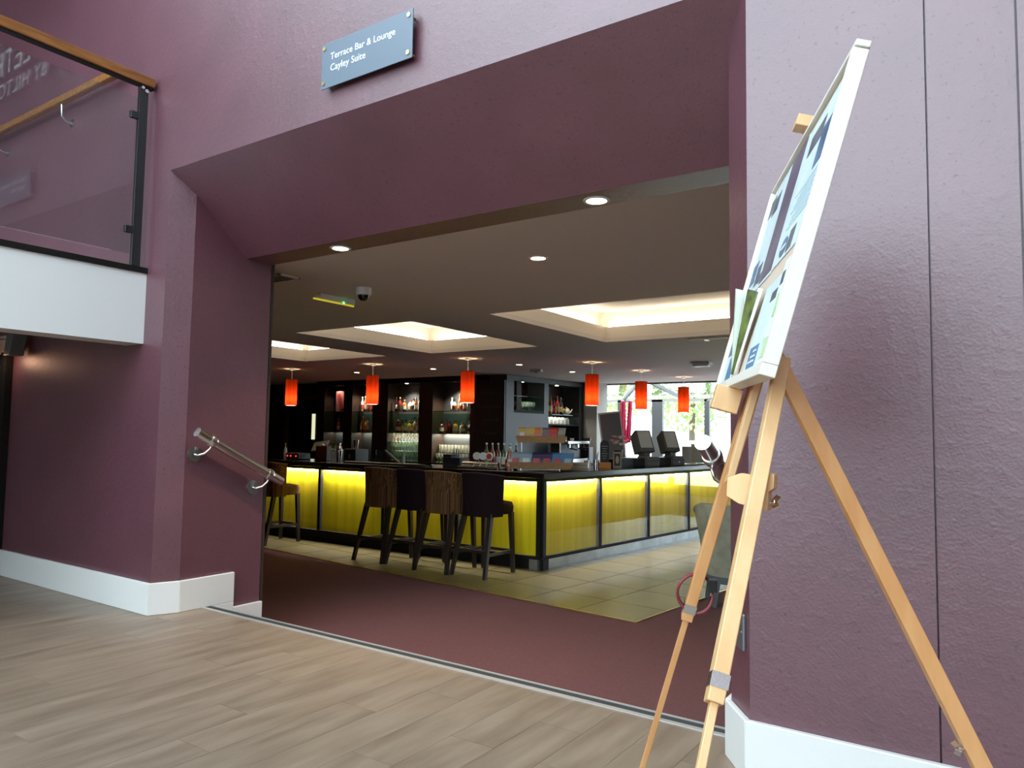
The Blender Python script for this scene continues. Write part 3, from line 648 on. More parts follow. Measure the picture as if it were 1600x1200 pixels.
MB().box(-7.22, -6.98, 8.66, 8.74, ZC-.05, ZC).build('body', 'whiteplastic', t, bevel=.008); MB().lathe([(.02, -.06), (.03, -.05)], 12, (-7.1, 8.7, ZC)).build('lens', 'black', t, True)

# ================================================================ BACK BAR
bb = thing('back_bar', (-11.1, 9.5, FB), 'dark wooden back bar of shelved bays along the rear wall', 'shelving')
POSTS = [(-13.55, -13.32), (-12.68, -12.40), (-11.76, -11.30), (-10.40, -10.02), (-9.04, -8.92)]
for a, b in POSTS: MB().box(a, b, 9.30, 9.70, FB, ZC-.11).build('upright', 'darkwood', bb, bevel=.004)
MB().box(-13.55, -8.64, 9.28, 9.70, ZC-.11, ZC-.005).build('header', 'dark', bb)
MB().box(-13.55, -8.66, 9.66, 9.70, .5, ZC-.11).build('back_panel', mat('smoked_mirror', (.05, .055, .06), .18, spec=.6), bb)
MB().box(-13.55, -8.66, 9.10, 9.66, FB, .46).build('base_cabinet', 'darkwood', bb)
MB().box(-13.55, -8.66, 9.06, 9.66, .46, .50).build('rear_worktop', 'blackgloss', bb)
BAYS = [(-13.32, -12.68), (-12.40, -11.76), (-11.30, -10.40), (-10.02, -9.04)]
for i, (a, b) in enumerate(BAYS):
    for z in (1.10, 1.56): MB().box(a, b, 9.32, 9.64, z-.012, z).build('shelf', 'shelfglass', bb)
    lamp('SPOT', 'bay_light', ((a+b)/2, 9.40, ZC-.125), (12, 60, 90, 120)[i], (1, .86, .66), bb, spot_size=R(120), spot_blend=.6, shadow_soft_size=.03)
    MB().lathe([(.035, -.004), (.035, 0)], 14, ((a+b)/2, 9.40, ZC-.11)).build('bay_lamp', 'downlamp' if i in (2,) else 'whiteplastic', bb)
    lamp('AREA', 'shelf_light', ((a+b)/2, 9.60, 1.085), (1.5, 2.5, 16, 18)[i], (1, .92, .70), bb, shape='RECTANGLE', size=(b-a)*.9, size_y=.05)
# blackboard
t = thing('blackboard', (-8.52, 9.27, .62), 'tall blackboard with faint chalk writing between the bottle shelves and grey niches', 'blackboard')
MB().box(-8.90, -8.17, 9.25, 9.29, .55, ZC-.12).build('board', mat('slate_board', (.008, .008, .008), .5), t)
chalk = mat('faint_chalk', (.055, .055, .05), .9)
for z, w, a in ((1.90, .46, -8.74), (1.62, .60, -8.83), (1.35, .36, -8.66), (1.10, .30, -8.62)):
    m = MB(); x = a
    while x < a+w:
        L_ = random.uniform(.03, .07); m.box(x, x+L_, 9.247, 9.2499, z+random.uniform(-.02, .01), z+random.uniform(.02, .05)); x += L_+.025
    m.build('chalk_line', chalk, t)
# bottles
def bottle_mesh(kind):
    H = {'tall': .30, 'squat': .24, 'round': .26, 'slim': .32}[kind]; r = {'tall': .037, 'squat': .046, 'round': .05, 'slim': .032}[kind]
    return [(r*.9, 0), (r, .012), (r, H*.58), (r*.75, H*.68), (r*.34, H*.76), (r*.32, H*.93), (r*.36, H*.94), (r*.36, H*.97)], H, r
BM = {}
def bottle(x, y, z, kind, colname, lab, group, labelcol, capcol, sc=1.0):
    prof, H, r = bottle_mesh(kind)
    t = thing('bottle', (x, y, z), lab, 'bottle', group)
    def part(nm, key, mk, m):
        if key not in BM: me = mk().mesh(nm, m, True); BM[key] = me
        o = bpy.data.objects.new(nm, BM[key]); COL.objects.link(o); o.parent = t
    t.scale = (sc, sc, sc)
    part('body', ('b', kind, colname), lambda: MB().lathe(prof, 12), M[colname])
    part('paper_label', ('l', kind, labelcol), lambda: MB().lathe([(r+.0008, H*.16), (r+.0008, H*.46)], 12), M[labelcol])
    part('cap', ('c', kind, capcol), lambda: MB().lathe([(r*.40, H*.93), (r*.40, H)], 10), M[capcol])
for nm, c in dict(amber=(.35, .10, .015), honey=(.62, .30, .04), darkred=(.16, .012, .012), clear=(.62, .64, .58), green=(.05, .12, .03), yellowliq=(.70, .50, .04), blackb=(.015, .015, .015), rose=(.55, .18, .14)).items(): plain(nm, c, .12, coat=.5)
for nm, c in dict(cream=(.72, .66, .50), lblack=(.02, .02, .02), lred=(.45, .04, .03), lgold=(.60, .42, .10), lwhite=(.78, .78, .74), lorange=(.70, .28, .05)).items(): plain(nm, c, .5)
KINDS = ['tall', 'squat', 'round', 'slim']
bayname = ('narrow leftmost', 'dim second', 'brighter third', 'brightest right-hand')
def row(bay, z, n, x0, x1, liqs, labs, shelfname):
    for i in range(n):
        x = x0+(x1-x0)*(i+.5)/n; k = random.choice(KINDS); lq = liqs[i % len(liqs)]; lbv = labs[i % len(labs)]
        word = dict(amber='amber', honey='honey coloured', darkred='dark red', clear='clear', green='green', yellowliq='yellow', blackb='black', rose='rose pink')[lq]
        bottle(x, 9.46+random.uniform(-.05, .05), z, k, lq, '%s spirit bottle, %s from the left, %s shelf of the %s bay' % (word, ordw(i), shelfname, bayname[bay]), 'spirit bottles on the back bar', lbv, random.choice(('lblack', 'lwhite', 'lgold', 'lred')), random.uniform(.92, 1.08))
row(1, 1.56, 5, -12.3, -11.8, ['clear', 'rose', 'amber', 'darkred', 'rose'], ['lred', 'cream', 'lorange'], 'upper')
row(1, 1.10, 6, -12.3, -11.8, ['amber', 'darkred', 'honey', 'rose', 'amber', 'honey'], ['cream', 'lred', 'lgold'], 'lower')
row(2, 1.56, 7, -11.2, -10.48, ['blackb', 'darkred', 'amber', 'clear', 'clear', 'amber', 'clear'], ['cream', 'lblack', 'lwhite'], 'upper')
row(2, 1.10, 8, -11.2, -10.48, ['darkred', 'amber', 'amber', 'green', 'honey', 'amber', 'clear', 'amber'], ['cream', 'lwhite', 'lgold', 'lwhite'], 'lower')
row(3, 1.56, 7, -9.68, -9.06, ['clear', 'clear', 'rose', 'clear', 'amber', 'clear', 'amber'], ['lwhite', 'lorange', 'lgold', 'lred', 'cream'], 'upper')
row(3, 1.10, 9, -9.92, -9.08, ['darkred', 'darkred', 'darkred', 'yellowliq', 'honey', 'clear', 'amber', 'clear', 'clear'], ['cream', 'lred', 'lblack', 'lgold', 'cream', 'lwhite'], 'lower')
bottle(-13.0, 9.46, 1.10, 'tall', 'amber', 'single amber bottle on the lower shelf of the narrow leftmost back bar bay', 'spirit bottles on the back bar', 'cream', 'lgold')
t = thing('picture_card', (-13.0, 9.5, 1.56), 'red and pink picture card on the upper shelf of the narrow leftmost bay', 'picture')
MB().box(-13.12, -12.86, 9.47, 9.485, 1.56, 2.04).build('card', plain('pink_print', (.42, .16, .14), .4), t); MB().obox((-12.97, 9.466, 1.80), (1, 0, .3), (0, 1, 0), (-.3, 0, 1), (.05, .003, .18)).build('print', plain('red_print', (.38, .04, .04), .4), t)
# stemware
wg = None
def wine(x, y, z, tall=False):
    key = 'g%d' % tall
    if key not in BM:
        pr = [(.033, 0), (.03, .003), (.005, .008), (.004, .075), (.02, .09), (.034, .12), (.036, .15), (.030, .185), (.029, .185), (.034, .15), (.032, .122), (.018, .094)] if not tall else [(.028, 0), (.03, .004), (.034, .16), (.033, .16), (.028, .008)]
        BM[key] = MB().lathe(pr, 10).mesh('glassware', M['stem'], True)
    o = bpy.data.objects.new('wine_glass' if not tall else 'tumbler', BM[key]); COL.objects.link(o); o.location = (x, y, z); return o
for r_ in range(3):
    for k in range(9):
        for dp in range(2):
            tag(wine(-11.22+k*.09, 9.40+dp*.11, .50+r_*.20), 'clear stemmed glass in the glittering rack below the bottles of the third bay', 'glass', 'stemmed glasses stacked in the third bay')
for k in range(10):
    tag(wine(-9.96+k*.09, 9.42, .50), 'clear stemmed glass in the front row below the bright right-hand bay', 'glass', 'stemmed glasses below the right-hand bay')
    tag(wine(-9.96+k*.09, 9.52, .70, True), 'tall straight tumbler in the pale row below the bright right-hand bay', 'glass', 'tumblers below the right-hand bay')
t = thing('glass_rack', (-11, 9.46, .69), 'clear rack plates holding the stemmed glasses', 'rack')
for r_ in (1, 2): MB().box(-11.30, -10.40, 9.33, 9.62, .49+r_*.20, .498+r_*.20).build('plate', 'shelfglass', t)
MB().box(-10.02, -9.04, 9.46, 9.62, .688, .698).build('plate', 'shelfglass', t)
# left rear door
t = thing('door_2', (-14.5, 9.68, FB), 'dark rear door with a narrow lit glass strip left of the bottle shelves', None); struct(t)
MB().box(-15.0, -13.75, 9.66, 9.72, FB, 1.85).build('door_leaf', mat('black_door', (.010, .008, .007), .4), t)
MB().box(-15.12, -15.0, 9.62, 9.72, FB, 1.95).box(-13.75, -13.63, 9.62, 9.72, FB, 1.95).box(-15.12, -13.63, 9.62, 9.72, 1.85, 1.97).build('door_frame', mat('door_frame_brown', (.09, .065, .045), .5), t)
MB().box(-14.14, -14.03, 9.645, 9.662, .90, 1.52).build('glass_strip', emit('lit_corridor_glass', (.78, .80, .52), .95), t)

# ================================================================ GREY SHELF NICHES (return of the back bar)
A0 = Vector((-8.17, 9.4, 0)); qd = Vector((.0937, .9956, 0)); qn = Vector((.9956, -.0937, 0))
def rb(mb, s0, s1, d0_, d1_, z0, z1):
    c = A0+qd*(s0+s1)/2+qn*(d0_+d1_)/2; c.z = (z0+z1)/2; return mb.obox(c, qd, qn, Zv, ((s1-s0)/2, abs(d1_-d0_)/2, (z1-z0)/2))
def rp(s, d, z): q = A0+qd*s+qn*d; return (q.x, q.y, z)
nb = thing('shelf_niche_unit', (-8.1, 10.6, FB), 'blue grey cabinet with open lit niches beside the blackboard', 'cabinet')
rb(MB(), -.08, .16, -.45, 0, FB, 2.16).build('upright', 'greycab', nb)
rb(MB(), 1.15, 1.30, -.45, 0, FB, 2.16).build('upright', 'greycab', nb)
rb(MB(), 2.43, 2.60, -.45, 0, FB, 2.16).build('upright', mat('dark_laminate', (.03, .035, .035), .5), nb)
rb(MB(), -.08, 2.60, -.45, .01, 2.16, ZC-.005).build('header', mat('charcoal_header', (.035, .038, .038), .5), nb)
rb(MB(), .16, 2.43, -.47, -.45, FB, 2.16).build('niche_back', mat('niche_brown', (.035, .018, .013), .35), nb)
rb(MB(), .16, 1.15, -.03, 0, .3, 1.53).build('door', 'greycab', nb)
rb(MB(), .16, 1.15, -.45, -.0, 1.53, 1.58).build('shelf', 'dark', nb)
rb(MB(), .16, 1.15, -.40, -.05, 1.86, 1.872).build('shelf', 'shelfglass', nb)
rb(MB(), 1.30, 2.43, -.45, -.0, 1.52, 1.535).build('shelf', 'shelfglass', nb)
rb(MB(), 1.30, 2.43, -.45, -.0, 1.30, 1.33).build('shelf', 'dark', nb)
rb(MB(), .16, 2.43, -.45, .64, FB, .50).build('base_cabinet', 'darkwood', nb)
for s in (.55, 1.75):
    MB().lathe([(.04, -.004), (.04, 0)], 14, rp(s, -.12, 2.16)).build('niche_lamp', 'downlamp', nb)
    lamp('SPOT', 'niche_light', rp(s, -.14, 2.145), 26, (1, .92, .80), nb, spot_size=R(110), spot_blend=.5, shadow_soft_size=.03)
lamp('AREA', 'under_shelf_light', rp(1.7, -.2, 1.515), 5, (1, 1, .95), nb, shape='RECTANGLE', size=.3, size_y=.6)
for k in range(9):
    for j in range(2): tag(wine(*rp(.22+k*.09, -.12-j*.12, 1.58)), 'sparkling upturned glass on the lower left niche shelf', 'glass', 'glasses in the left niche')
for k in range(4): tag(wine(*rp(.24+k*.09, -.14, 1.872)), 'glass on the upper glass shelf of the left niche', 'glass', 'glasses on the upper niche shelf')
for k, (lq, lb, kd) in enumerate((('green', 'lgold', 'tall'), ('amber', 'cream', 'slim'), ('darkred', 'lred', 'squat'), ('darkred', 'lgold', 'slim'), ('blackb', 'lgold', 'tall'))):
    p = rp(1.42+k*.13, -.14, 1.535)
    bottle(*p, kd, lq, '%s wine bottle, %s from the left in the right niche' % (dict(green='green', amber='amber', darkred='dark red', blackb='black')[lq], ordw(k)), 'wine bottles in the right niche', lb, 'lblack', 1.25)
p = rp(2.15, -.15, 1.535); t = thing('teapot', p, 'cream china teapot beside the wine bottles in the right niche', 'teapot')
MB().lathe([(.05, 0), (.085, .04), (.09, .09), (.06, .14), (.02, .16), (.012, .18)], 16, p).build('pot', 'cream', t, True)
MB().tube([(p[0]+.08, p[1]+.0, p[2]+.05), (p[0]+.11, p[1]+.03, p[2]+.09), (p[0]+.12, p[1]+.05, p[2]+.13)], [.02, .012, .01], 8).build('spout', 'cream', t, True)
for k in range(6):
    p = rp(1.45+k*.14, -.14, 1.33); tag(MB().lathe([(.001, .15), (.03, .147), (.055, .11), (.06, 0), (.057, 0), (.05, .11), (.001, .145)], 14, p).build('glass_bowl', 'stem', smooth=True), 'upturned glass bowl on the dark shelf under the wine bottles', 'bowl', 'glass bowls in the right niche')

# ================================================================ ITEMS ON THE COUNTER, LEFT RUN
def lx(x, y=4.5): return (x, y, CT)
p = lx(-9.0); bottle(-8.62, 4.45, CT, 'slim', 'clear', 'thin clear bottle at the far left of the counter by the pier', 'bottles on the counter', 'lwhite', 'lwhite', .7)
t = thing('card_reader', lx(-8.40), 'low black counter device with red indicator lights', 'device')
MB().box(-8.52, -8.26, 4.38, 4.60, CT, CT+.09).build('body', 'black', t, bevel=.01)
for x in (-8.48, -8.41, -8.30): MB().lathe([(.001, -.014), (.014, 0), (.001, .014)], 10, (x, 4.375, CT+.05)).build('indicator', emit('red_indicator', (.9, .05, .05), 1.2), t)
t = thing('tilted_display', (-8.2, 4.72, CT), 'slanted pale screen on a stand behind the red lit device', 'display')
MB().obox((-8.2, 4.72, CT+.19), (1, 0, .12), (0, .45, .9), (-.12, -.9, .45), (.15, .07, .008)).build('panel', mat('pale_panel', (.30, .30, .22), .35), t)
MB().tube([(-8.2, 4.76, CT), (-8.2, 4.74, CT+.18)], .012, 8).build('stand', 'dark', t)
t = thing('ice_box', (-7.93, 4.6, CT), 'dark red wooden box with metal tongs on the counter', 'box')
MB().box(-8.04, -7.82, 4.5, 4.7, CT, CT+.20).build('box', plain('oxblood_wood', (.075, .018, .012), .35), t, bevel=.006)
MB().lathe([(.001, .03), (.02, .02), (.025, 0)], 10, (-7.97, 4.56, CT+.20)).bar((-7.95, 4.55, CT+.22), (-7.86, 4.55, CT+.235), .02, .008).build('tongs', 'chrome', t)
t = thing('mint_glass', (-7.72, 4.55, CT), 'glass of fresh green mint on the counter', 'plant')
MB().lathe([(.035, 0), (.045, .13), (.043, .13), (.033, .006)], 14, (-7.72, 4.55, CT)).build('tumbler', 'stem', t, True)
mint = mat('mint_leaf', (.10, .24, .02), .5, col2=(.2, .36, .05), scale=30)
for k in range(18):
    a = random.uniform(0, 6.28); rr = random.uniform(0, .06); c_ = Vector((-7.72+rr*math.cos(a), 4.55+rr*math.sin(a), CT+.12+random.uniform(0, .10))); u_ = Vector((math.cos(a), math.sin(a), .5)).normalized()*.03; v_ = u_.orthogonal().normalized()*.018
    MB().add([c_-u_, c_+v_, c_+u_, c_-v_], [(0, 1, 2, 3)]).build('leaf', mint, t)
for x, y, lb in ((-7.57, 4.50, 'tall steel cocktail shaker standing on the counter by the mint'), ):
    t = thing('cocktail_shaker', (x, y, CT), lb, 'shaker')
    MB().lathe([(.032, 0), (.045, .14), (.043, .15)], 18, (x, y, CT)).build('cup', 'chrome', t, True); MB().lathe([(.044, .15), (.036, .19), (.02, .215), (.02, .24), (.001, .245)], 18, (x, y, CT)).build('lid', 'chrome', t, True)
t = thing('steel_cup', (-7.36, 4.60, CT+.17), 'steel mixing cup on top of the black counter box', 'cup'); MB().lathe([(.03, 0), (.042, .12), (.04, .12), (.028, .004)], 16, (-7.36, 4.60, CT+.171)).build('cup', 'chrome', t, True)
for k in range(5): o = wine(-7.66+k*.065, 4.62+.04*(k % 2), CT, True); tag(o, 'straight tumbler in the cluster between mint and shaker on the counter', 'glass', 'tumblers on the counter')
t = thing('counter_box', (-7.34, 4.58, CT), 'black box with small tag on the counter', 'box')
MB().box(-7.43, -7.22, 4.46, 4.70, CT, CT+.17).build('box', 'black', t, bevel=.006); MB().box(-7.335, -7.315, 4.455, 4.46, CT+.05, CT+.10).build('tag', 'steel', t)
t = thing('glass_washer_screen', (-6.85, 4.72, CT), 'slanting clear splash screen with grey edge on the counter', 'screen')
MB().ext([(-7.1, 4.72, CT), (-7.1, 4.72, CT+.16), (-6.9, 4.72, CT+.16), (-6.66, 4.72, CT)], (0, .008, 0)).build('sheet', 'glass', t)
MB().bar((-6.92, 4.715, CT+.16), (-6.66, 4.715, CT), .02, .03, (0, 1, 0)).box(-6.62, -6.58, 4.70, 4.73, CT, CT+.14).build('edge', mat('frosted_edge', (.22, .24, .22), .4), t)
t = thing('bar_rail', (-6.4, 4.20, CT), 'steel drip rail along the front of the counter top', 'rail')
MB().box(-7.1, -5.75, 4.16, 4.30, CT, CT+.012).build('tray', 'steel', t); MB().tube([(-7.1, 4.17, CT+.02), (-5.75, 4.17, CT+.02)], .008, 8).build('front_tube', 'steel', t)
t = thing('straw_caddy', (-5.55, 4.5, CT), 'black caddy holding black straws and napkins', 'caddy')
MB().box(-5.69, -5.43, 4.42, 4.60, CT, CT+.11).box(-5.69, -5.57, 4.42, 4.60, CT+.11, CT+.15).build('body', 'black', t, bevel=.005)
for k in range(9):
    a = random.uniform(-.25, .25); x = -5.60+.13*k/9; MB().tube([(x, 4.5, CT+.08), (x+a*.15, 4.5+random.uniform(-.03, .03), CT+.18+random.uniform(0, .05))], .004, 6).build('straw', 'black', t)
# beer font
t = thing('beer_font', (-5.05, 4.42, CT), 'chrome beer font with three round badges', 'beer tap')
MB().tube([(-5.35, 4.38, CT+.05), (-4.84, 4.38, CT+.05)], .028, 14).build('body_tube', 'chrome', t, True)
MB().box(-5.38, -4.80, 4.30, 4.50, CT, CT+.022).build('drip_tray', 'steel', t, bevel=.004)
for x in (-5.10, -4.86): MB().tube([(x, 4.40, CT+.02), (x, 4.40, CT+.06)], .02, 12).build('pillar', 'chrome', t, True)
for x, mm, lb in ((-5.13, 'cream', 'cream round badge'), (-5.04, 'lwhite', 'white round badge'), (-4.95, 'lred', 'red round badge')):
    MB().tube([(x, 4.38, CT+.06), (x, 4.37, CT+.12)], .012, 8).build('tap_neck', 'chrome', t, True)
    bdg = MB().tube([(x, 4.36, CT+.145), (x+.005, 4.335, CT+.145)], .044, 20).build('badge', 'lwhite', t, True); tag(bdg, lb)
    MB().tube([(x+.005, 4.335, CT+.145), (x+.0055, 4.333, CT+.145)], .033, 20).build('emblem', mm, bdg)
    MB().tube([(x, 4.34, CT+.06), (x, 4.30, CT+.05), (x, 4.29, CT+.02)], .009, 8).build('spout', 'chrome', t, True)
for k in range(6): bottle(-5.22+k*.085, 4.66, CT, 'slim', ('green', 'amber', 'darkred', 'green', 'blackb', 'green')[k], '%s bottle with pale cap, %s from the left behind the beer font' % (('green', 'amber', 'dark red', 'green', 'black', 'green')[k], ordw(k)), 'bottles behind the beer font', ('cream', 'lred', 'lwhite', 'cream', 'lgold', 'cream')[k], 'lwhite', .92)
bottle(-4.72, 4.42, CT, 'slim', 'rose', 'pale pink bottle standing right of the beer font', 'bottles on the counter', 'cream', 'steel', .82)
bottle(-4.80, 4.50, CT, 'squat', 'darkred', 'short dark red bottle beside the beer font', 'bottles on the counter', 'lred', 'lred', .7)

# ================================================================ ITEMS ON THE COUNTER, RIGHT RUN
def rr_(s, n): q = K+d1*s-n1*n; return Vector((q.x, q.y, CT))
def robj(mb, s0, s1, n0_, n1_, z0, z1):
    c = K+d1*(s0+s1)/2-n1*(n0_+n1_)/2; c.z = CT+(z0+z1)/2; return mb.obox(c, d1, n1, Zv, ((s1-s0)/2, abs(n1_-n0_)/2, (z1-z0)/2))
b0 = rr_(.42, .35); t = thing('snack_stand', b0, 'two tier tan wicker snack stand on the bar corner', 'stand')
vx = Vector((.83, .56, 0)); vy = Vector((-.56, .83, 0))      # turned to face the lobby
def tray(z, w, dp, nm):
    lo = [b0+vx*i*w*.88+vy*j*dp*.85+Zv*z for i, j in ((-1, -1), (1, -1), (1, 1), (-1, 1))]; hi = [b0+vx*i*w+vy*j*dp+Zv*(z+.075) for i, j in ((-1, -1), (1, -1), (1, 1), (-1, 1))]
    hi2 = [b0+vx*i*(w-.01)+vy*j*(dp-.01)+Zv*(z+.075) for i, j in ((-1, -1), (1, -1), (1, 1), (-1, 1))]; lo2 = [p_+Zv*.008 for p_ in lo]
    m = MB(); m.add(lo+hi+hi2+lo2, [(3, 2, 1, 0)]+[(k, (k+1) % 4, 4+(k+1) % 4, 4+k) for k in range(4)]+[(4+k, 4+(k+1) % 4, 8+(k+1) % 4, 8+k) for k in range(4)]+[(8+k, 8+(k+1) % 4, 12+(k+1) % 4, 12+k) for k in range(4)]+[(12, 13, 14, 15)])
    m.build(nm, 'wicker', t)
tray(.02, .37, .20, 'tray'); tray(.31, .29, .17, 'tray')
for i in (-1, 1): MB().tube([b0+vx*i*.22+Zv*.0, b0+vx*i*.22+Zv*.33], .008, 8).build('post', 'chrome', t)
def packet(c, w, h, m, lab, m2=None):
    tk = thing('snack_packet', c, lab, 'snack packet', 'snack packets on the stand'); OFF[tk.name] = Vector(c)
    z = Vector((random.uniform(-.08, .08), .25, 1)).normalized(); ux = vx; pr = []
    m_ = MB(); 
    for fr, th in ((-1, .002), (-.75, .02), (0, .03), (.75, .02), (1, .002)):
        for i, j in ((-1, -1), (1, -1), (1, 1), (-1, 1)): pr.append(Vector(c)+ux*i*w/2*(1 if abs(fr) < 1 else 1.04)+vy*j*th+z*(h/2+fr*h/2))
    fs = [(3, 2, 1, 0), (16, 17, 18, 19)]
    for a in range(4):
        for k in range(4): fs.append((a*4+k, a*4+(k+1) % 4, (a+1)*4+(k+1) % 4, (a+1)*4+k))
    m_.add(pr, fs).build('bag', m, tk)
    if m2:
        cc = Vector(c)-vy*.034+z*h*.45; MB().obox(cc, ux, vy, z, (w*.32, .002, h*.16)).build('print', m2, tk)
pk = {n: plain('pk_'+n, c_, .3, coat=.3) for n, c_ in dict(yellow=(.55, .38, .10), orange=(.52, .16, .03), purple=(.13, .09, .14), red=(.50, .02, .015), grey=(.20, .22, .21), blue=(.05, .20, .42), ltblue=(.30, .42, .52), navy=(.035, .04, .13), redp=(.45, .05, .06), lwhite=(.7, .7, .68)).items()}
for k, (n, w_) in enumerate((('yellow', 'pale yellow'), ('yellow', 'ochre'), ('orange', 'orange'), ('purple', 'dusky purple'), ('red', 'bright red'), ('grey', 'grey'))):
    packet(b0+vx*(-.22+k*.088)+vy*-.04+Zv*.335, .085, .15, pk[n], '%s crisp packet, %s from the left on the upper tier of the snack stand' % (w_, ordw(k)), pk['lwhite'] if k in (0,) else None)
for k, (n, m2) in enumerate((('ltblue', 'redp'), ('ltblue', 'lwhite'), ('navy', 'redp'), ('navy', 'redp'), ('blue', 'redp'), ('blue', 'ltblue'))):
    packet(b0+vx*(-.29+k*.116)+vy*-.06+Zv*.035, .12, .17, pk[n], '%s snack packet, %s from the left on the lower tier of the snack stand' % (dict(ltblue='light blue', navy='navy', blue='blue')[n], ordw(k)), pk[m2])
q = rr_(1.0, .30); t = thing('card_stack', q, 'low stack of pale menu cards beside the snack stand', 'menus')
for k in range(7): MB().obox(q+Vector((random.uniform(-.01, .01), random.uniform(-.01, .01), .006+k*.011)), vx, vy, Zv, (.16, .10, .005)).build('card', plain('card%d' % (k % 3), ((.55, .50, .40), (.40, .28, .16), (.62, .60, .52))[k % 3], .6), t)
for k in range(4):
    q = rr_(1.20+k*.10, .25+.05*(k % 2)); t = thing('condiment_pot', q, 'small steel condiment pot, %s from the left by the pale card stack' % ordw(k), 'pot', 'condiment pots'); MB().lathe([(.025, 0), (.03, .10), (.028, .10), (.022, .006)], 14, q).build('cup', 'chrome', t, True); MB().tube([q+Zv*.05, q+Vector((.02, 0, .14+.02*k))], .004, 6).build('spoon', 'chrome', t)
q = rr_(1.55, .22); t = thing('drinks_menu', q, 'black arched menu with pale lettering on an orange wooden block', 'menu')
MB().obox(q+Zv*.035, vx, vy, Zv, (.075, .05, .035)).build('wooden_block', plain('orange_block', (.50, .20, .035), .5), t, bevel=.003)
arch = [(-.055, 0), (.055, 0), (.055, .22)]+[(.055*math.cos(R(a)), .22+.055*math.sin(R(a))) for a in range(20, 180, 20)]+[(-.055, .22)]
bd = MB().ext([q+vx*x+Zv*(.07+z) for x, z in arch], vy*.012).build('board', 'black', t)
for k in range(6): MB().obox(q-vy*.001+Zv*(.12+k*.03), vx, vy, Zv, (.02+.01*(k % 3), .001, .004)).build('line', plain('pale_ink', (.25, .25, .22), .6), bd)
q = rr_(1.78, .18); t = thing('framed_card', q, 'small framed card with oval emblem on the counter', 'card')
MB().obox(q+Zv*.10, vx, vy, Zv, (.055, .006, .10)).build('frame', plain('taupe', (.28, .22, .17), .5), t); MB().obox(q+Zv*.10-vy*.0065, vx, vy, Zv, (.036, .0012, .075)).build('panel', 'lblack', t)
ov = MB().ext([q-vy*.009+vx*.022*math.cos(a)+Zv*(.10+.05*math.sin(a)) for a in [2*math.pi*k/16 for k in range(16)]], vy*.001).build('emblem', plain('emblem_tan', (.34, .28, .18), .5), t)
def till(s, n, lab):
    q = rr_(s, n); t = thing('till', q, lab, 'till', 'touch screen tills')
    a = R(-25); fx = Vector((math.cos(a), math.sin(a), 0)); sx = Vector((-fx.y, fx.x, 0))   # fx: facing direction
    MB().obox(q+Zv*.055-sx*.13-fx*.04, sx, fx, Zv, (.17, .15, .055)).build('cash_drawer', 'black', t, bevel=.005)
    pr = MB().obox(q+Zv*.065+sx*.05+fx*.06, sx, fx, Zv, (.11, .10, .065)).build('receipt_printer', 'greymetal', t, bevel=.008)
    MB().obox(q+Zv*.075+sx*.05+fx*.162, sx, fx, Zv, (.10, .002, .004)).build('paper_slot', 'lblack', pr); MB().obox(q+Zv*.05+sx*.05+fx*.162, sx, fx, Zv, (.008, .002, .012)).build('badge', 'steel', pr)
    MB().obox(q+Zv*.15+sx*.03, sx, fx, Zv, (.05, .06, .03)).build('neck', 'greymetal', t)
    up = (Zv*.93-fx*.36).normalized(); nn = sx.cross(up).normalized()
    if nn.dot(fx) < 0: nn = -nn
    c_ = q+Zv*.33+sx*.02
    # housing deep at the back
    h = MB(); F = [c_+sx*i*.135+up*j*.155+nn*.03 for i, j in ((-1, -1), (1, -1), (1, 1), (-1, 1))]; Bk = [c_+sx*i*.12+up*(j*.13-.02)-nn*.12 for i, j in ((-1, -1), (1, -1), (1, 1), (-1, 1))]
    h.add(F+Bk, [(0, 1, 2, 3), (7, 6, 5, 4), (0, 4, 5, 1), (1, 5, 6, 2), (2, 6, 7, 3), (3, 7, 4, 0)]); hs = h.build('housing', 'greyplastic', t, bevel=.01)
    MB().obox(c_+nn*.033+up*.018, sx, up, nn, (.104, .118, .002)).build('screen', 'screen', hs)
till(2.55, .26, 'grey touch screen till, left one, on the bar before the windows'); till(3.28, .26, 'grey touch screen till, right one, on the bar before the windows')
for k, (s_, hh, c_) in enumerate(((3.95, .26, 'lwhite'), (4.10, .25, 'cream'), (4.25, .30, 'lwhite'), (4.45, .22, 'cream'))):
    q = rr_(s_, .3); t = thing('menu_card', q, 'pale standing menu card, %s from the left right of the tills' % ordw(k), 'menu', 'standing menu cards')
    MB().obox(q+Zv*hh/2+vy*.03, vx, (Zv*.97-vy*.2), (vy+Zv*.2), (.07, hh/2, .003)).build('front', c_, t); MB().obox(q+Zv*hh/2+vy*.06, vx, (Zv*.97+vy*.12), (vy-Zv*.12), (.07, hh/2, .003)).build('back', c_, t)
q = rr_(2.1, .36)+Zv*.10; t = thing('paper_flowers', q, 'cluster of salmon pink and white paper flowers in a dark pot beside the left till', 'flowers')
MB().lathe([(.05, 0), (.06, .12), (.057, .12)], 14, q).build('pot', 'black', t, True)
for k in range(16):
    c_ = q+Vector((random.uniform(-.12, .12), random.uniform(-.10, .10), .17+random.uniform(0, .13))); MB().lathe([(.003, -.012), (.03, 0), (.034, .012), (.012, .006)], 8, c_).build('flower', plain('salmon', (.85, .50, .36), .7) if k % 3 else 'lwhite', t)
t = thing('counter_crate', rr_(2.1, .30), 'low dark crate on the counter left of the first till', 'crate'); robj(MB(), 1.92, 2.24, .22, .50, 0, .10).build('crate', 'dark', t)

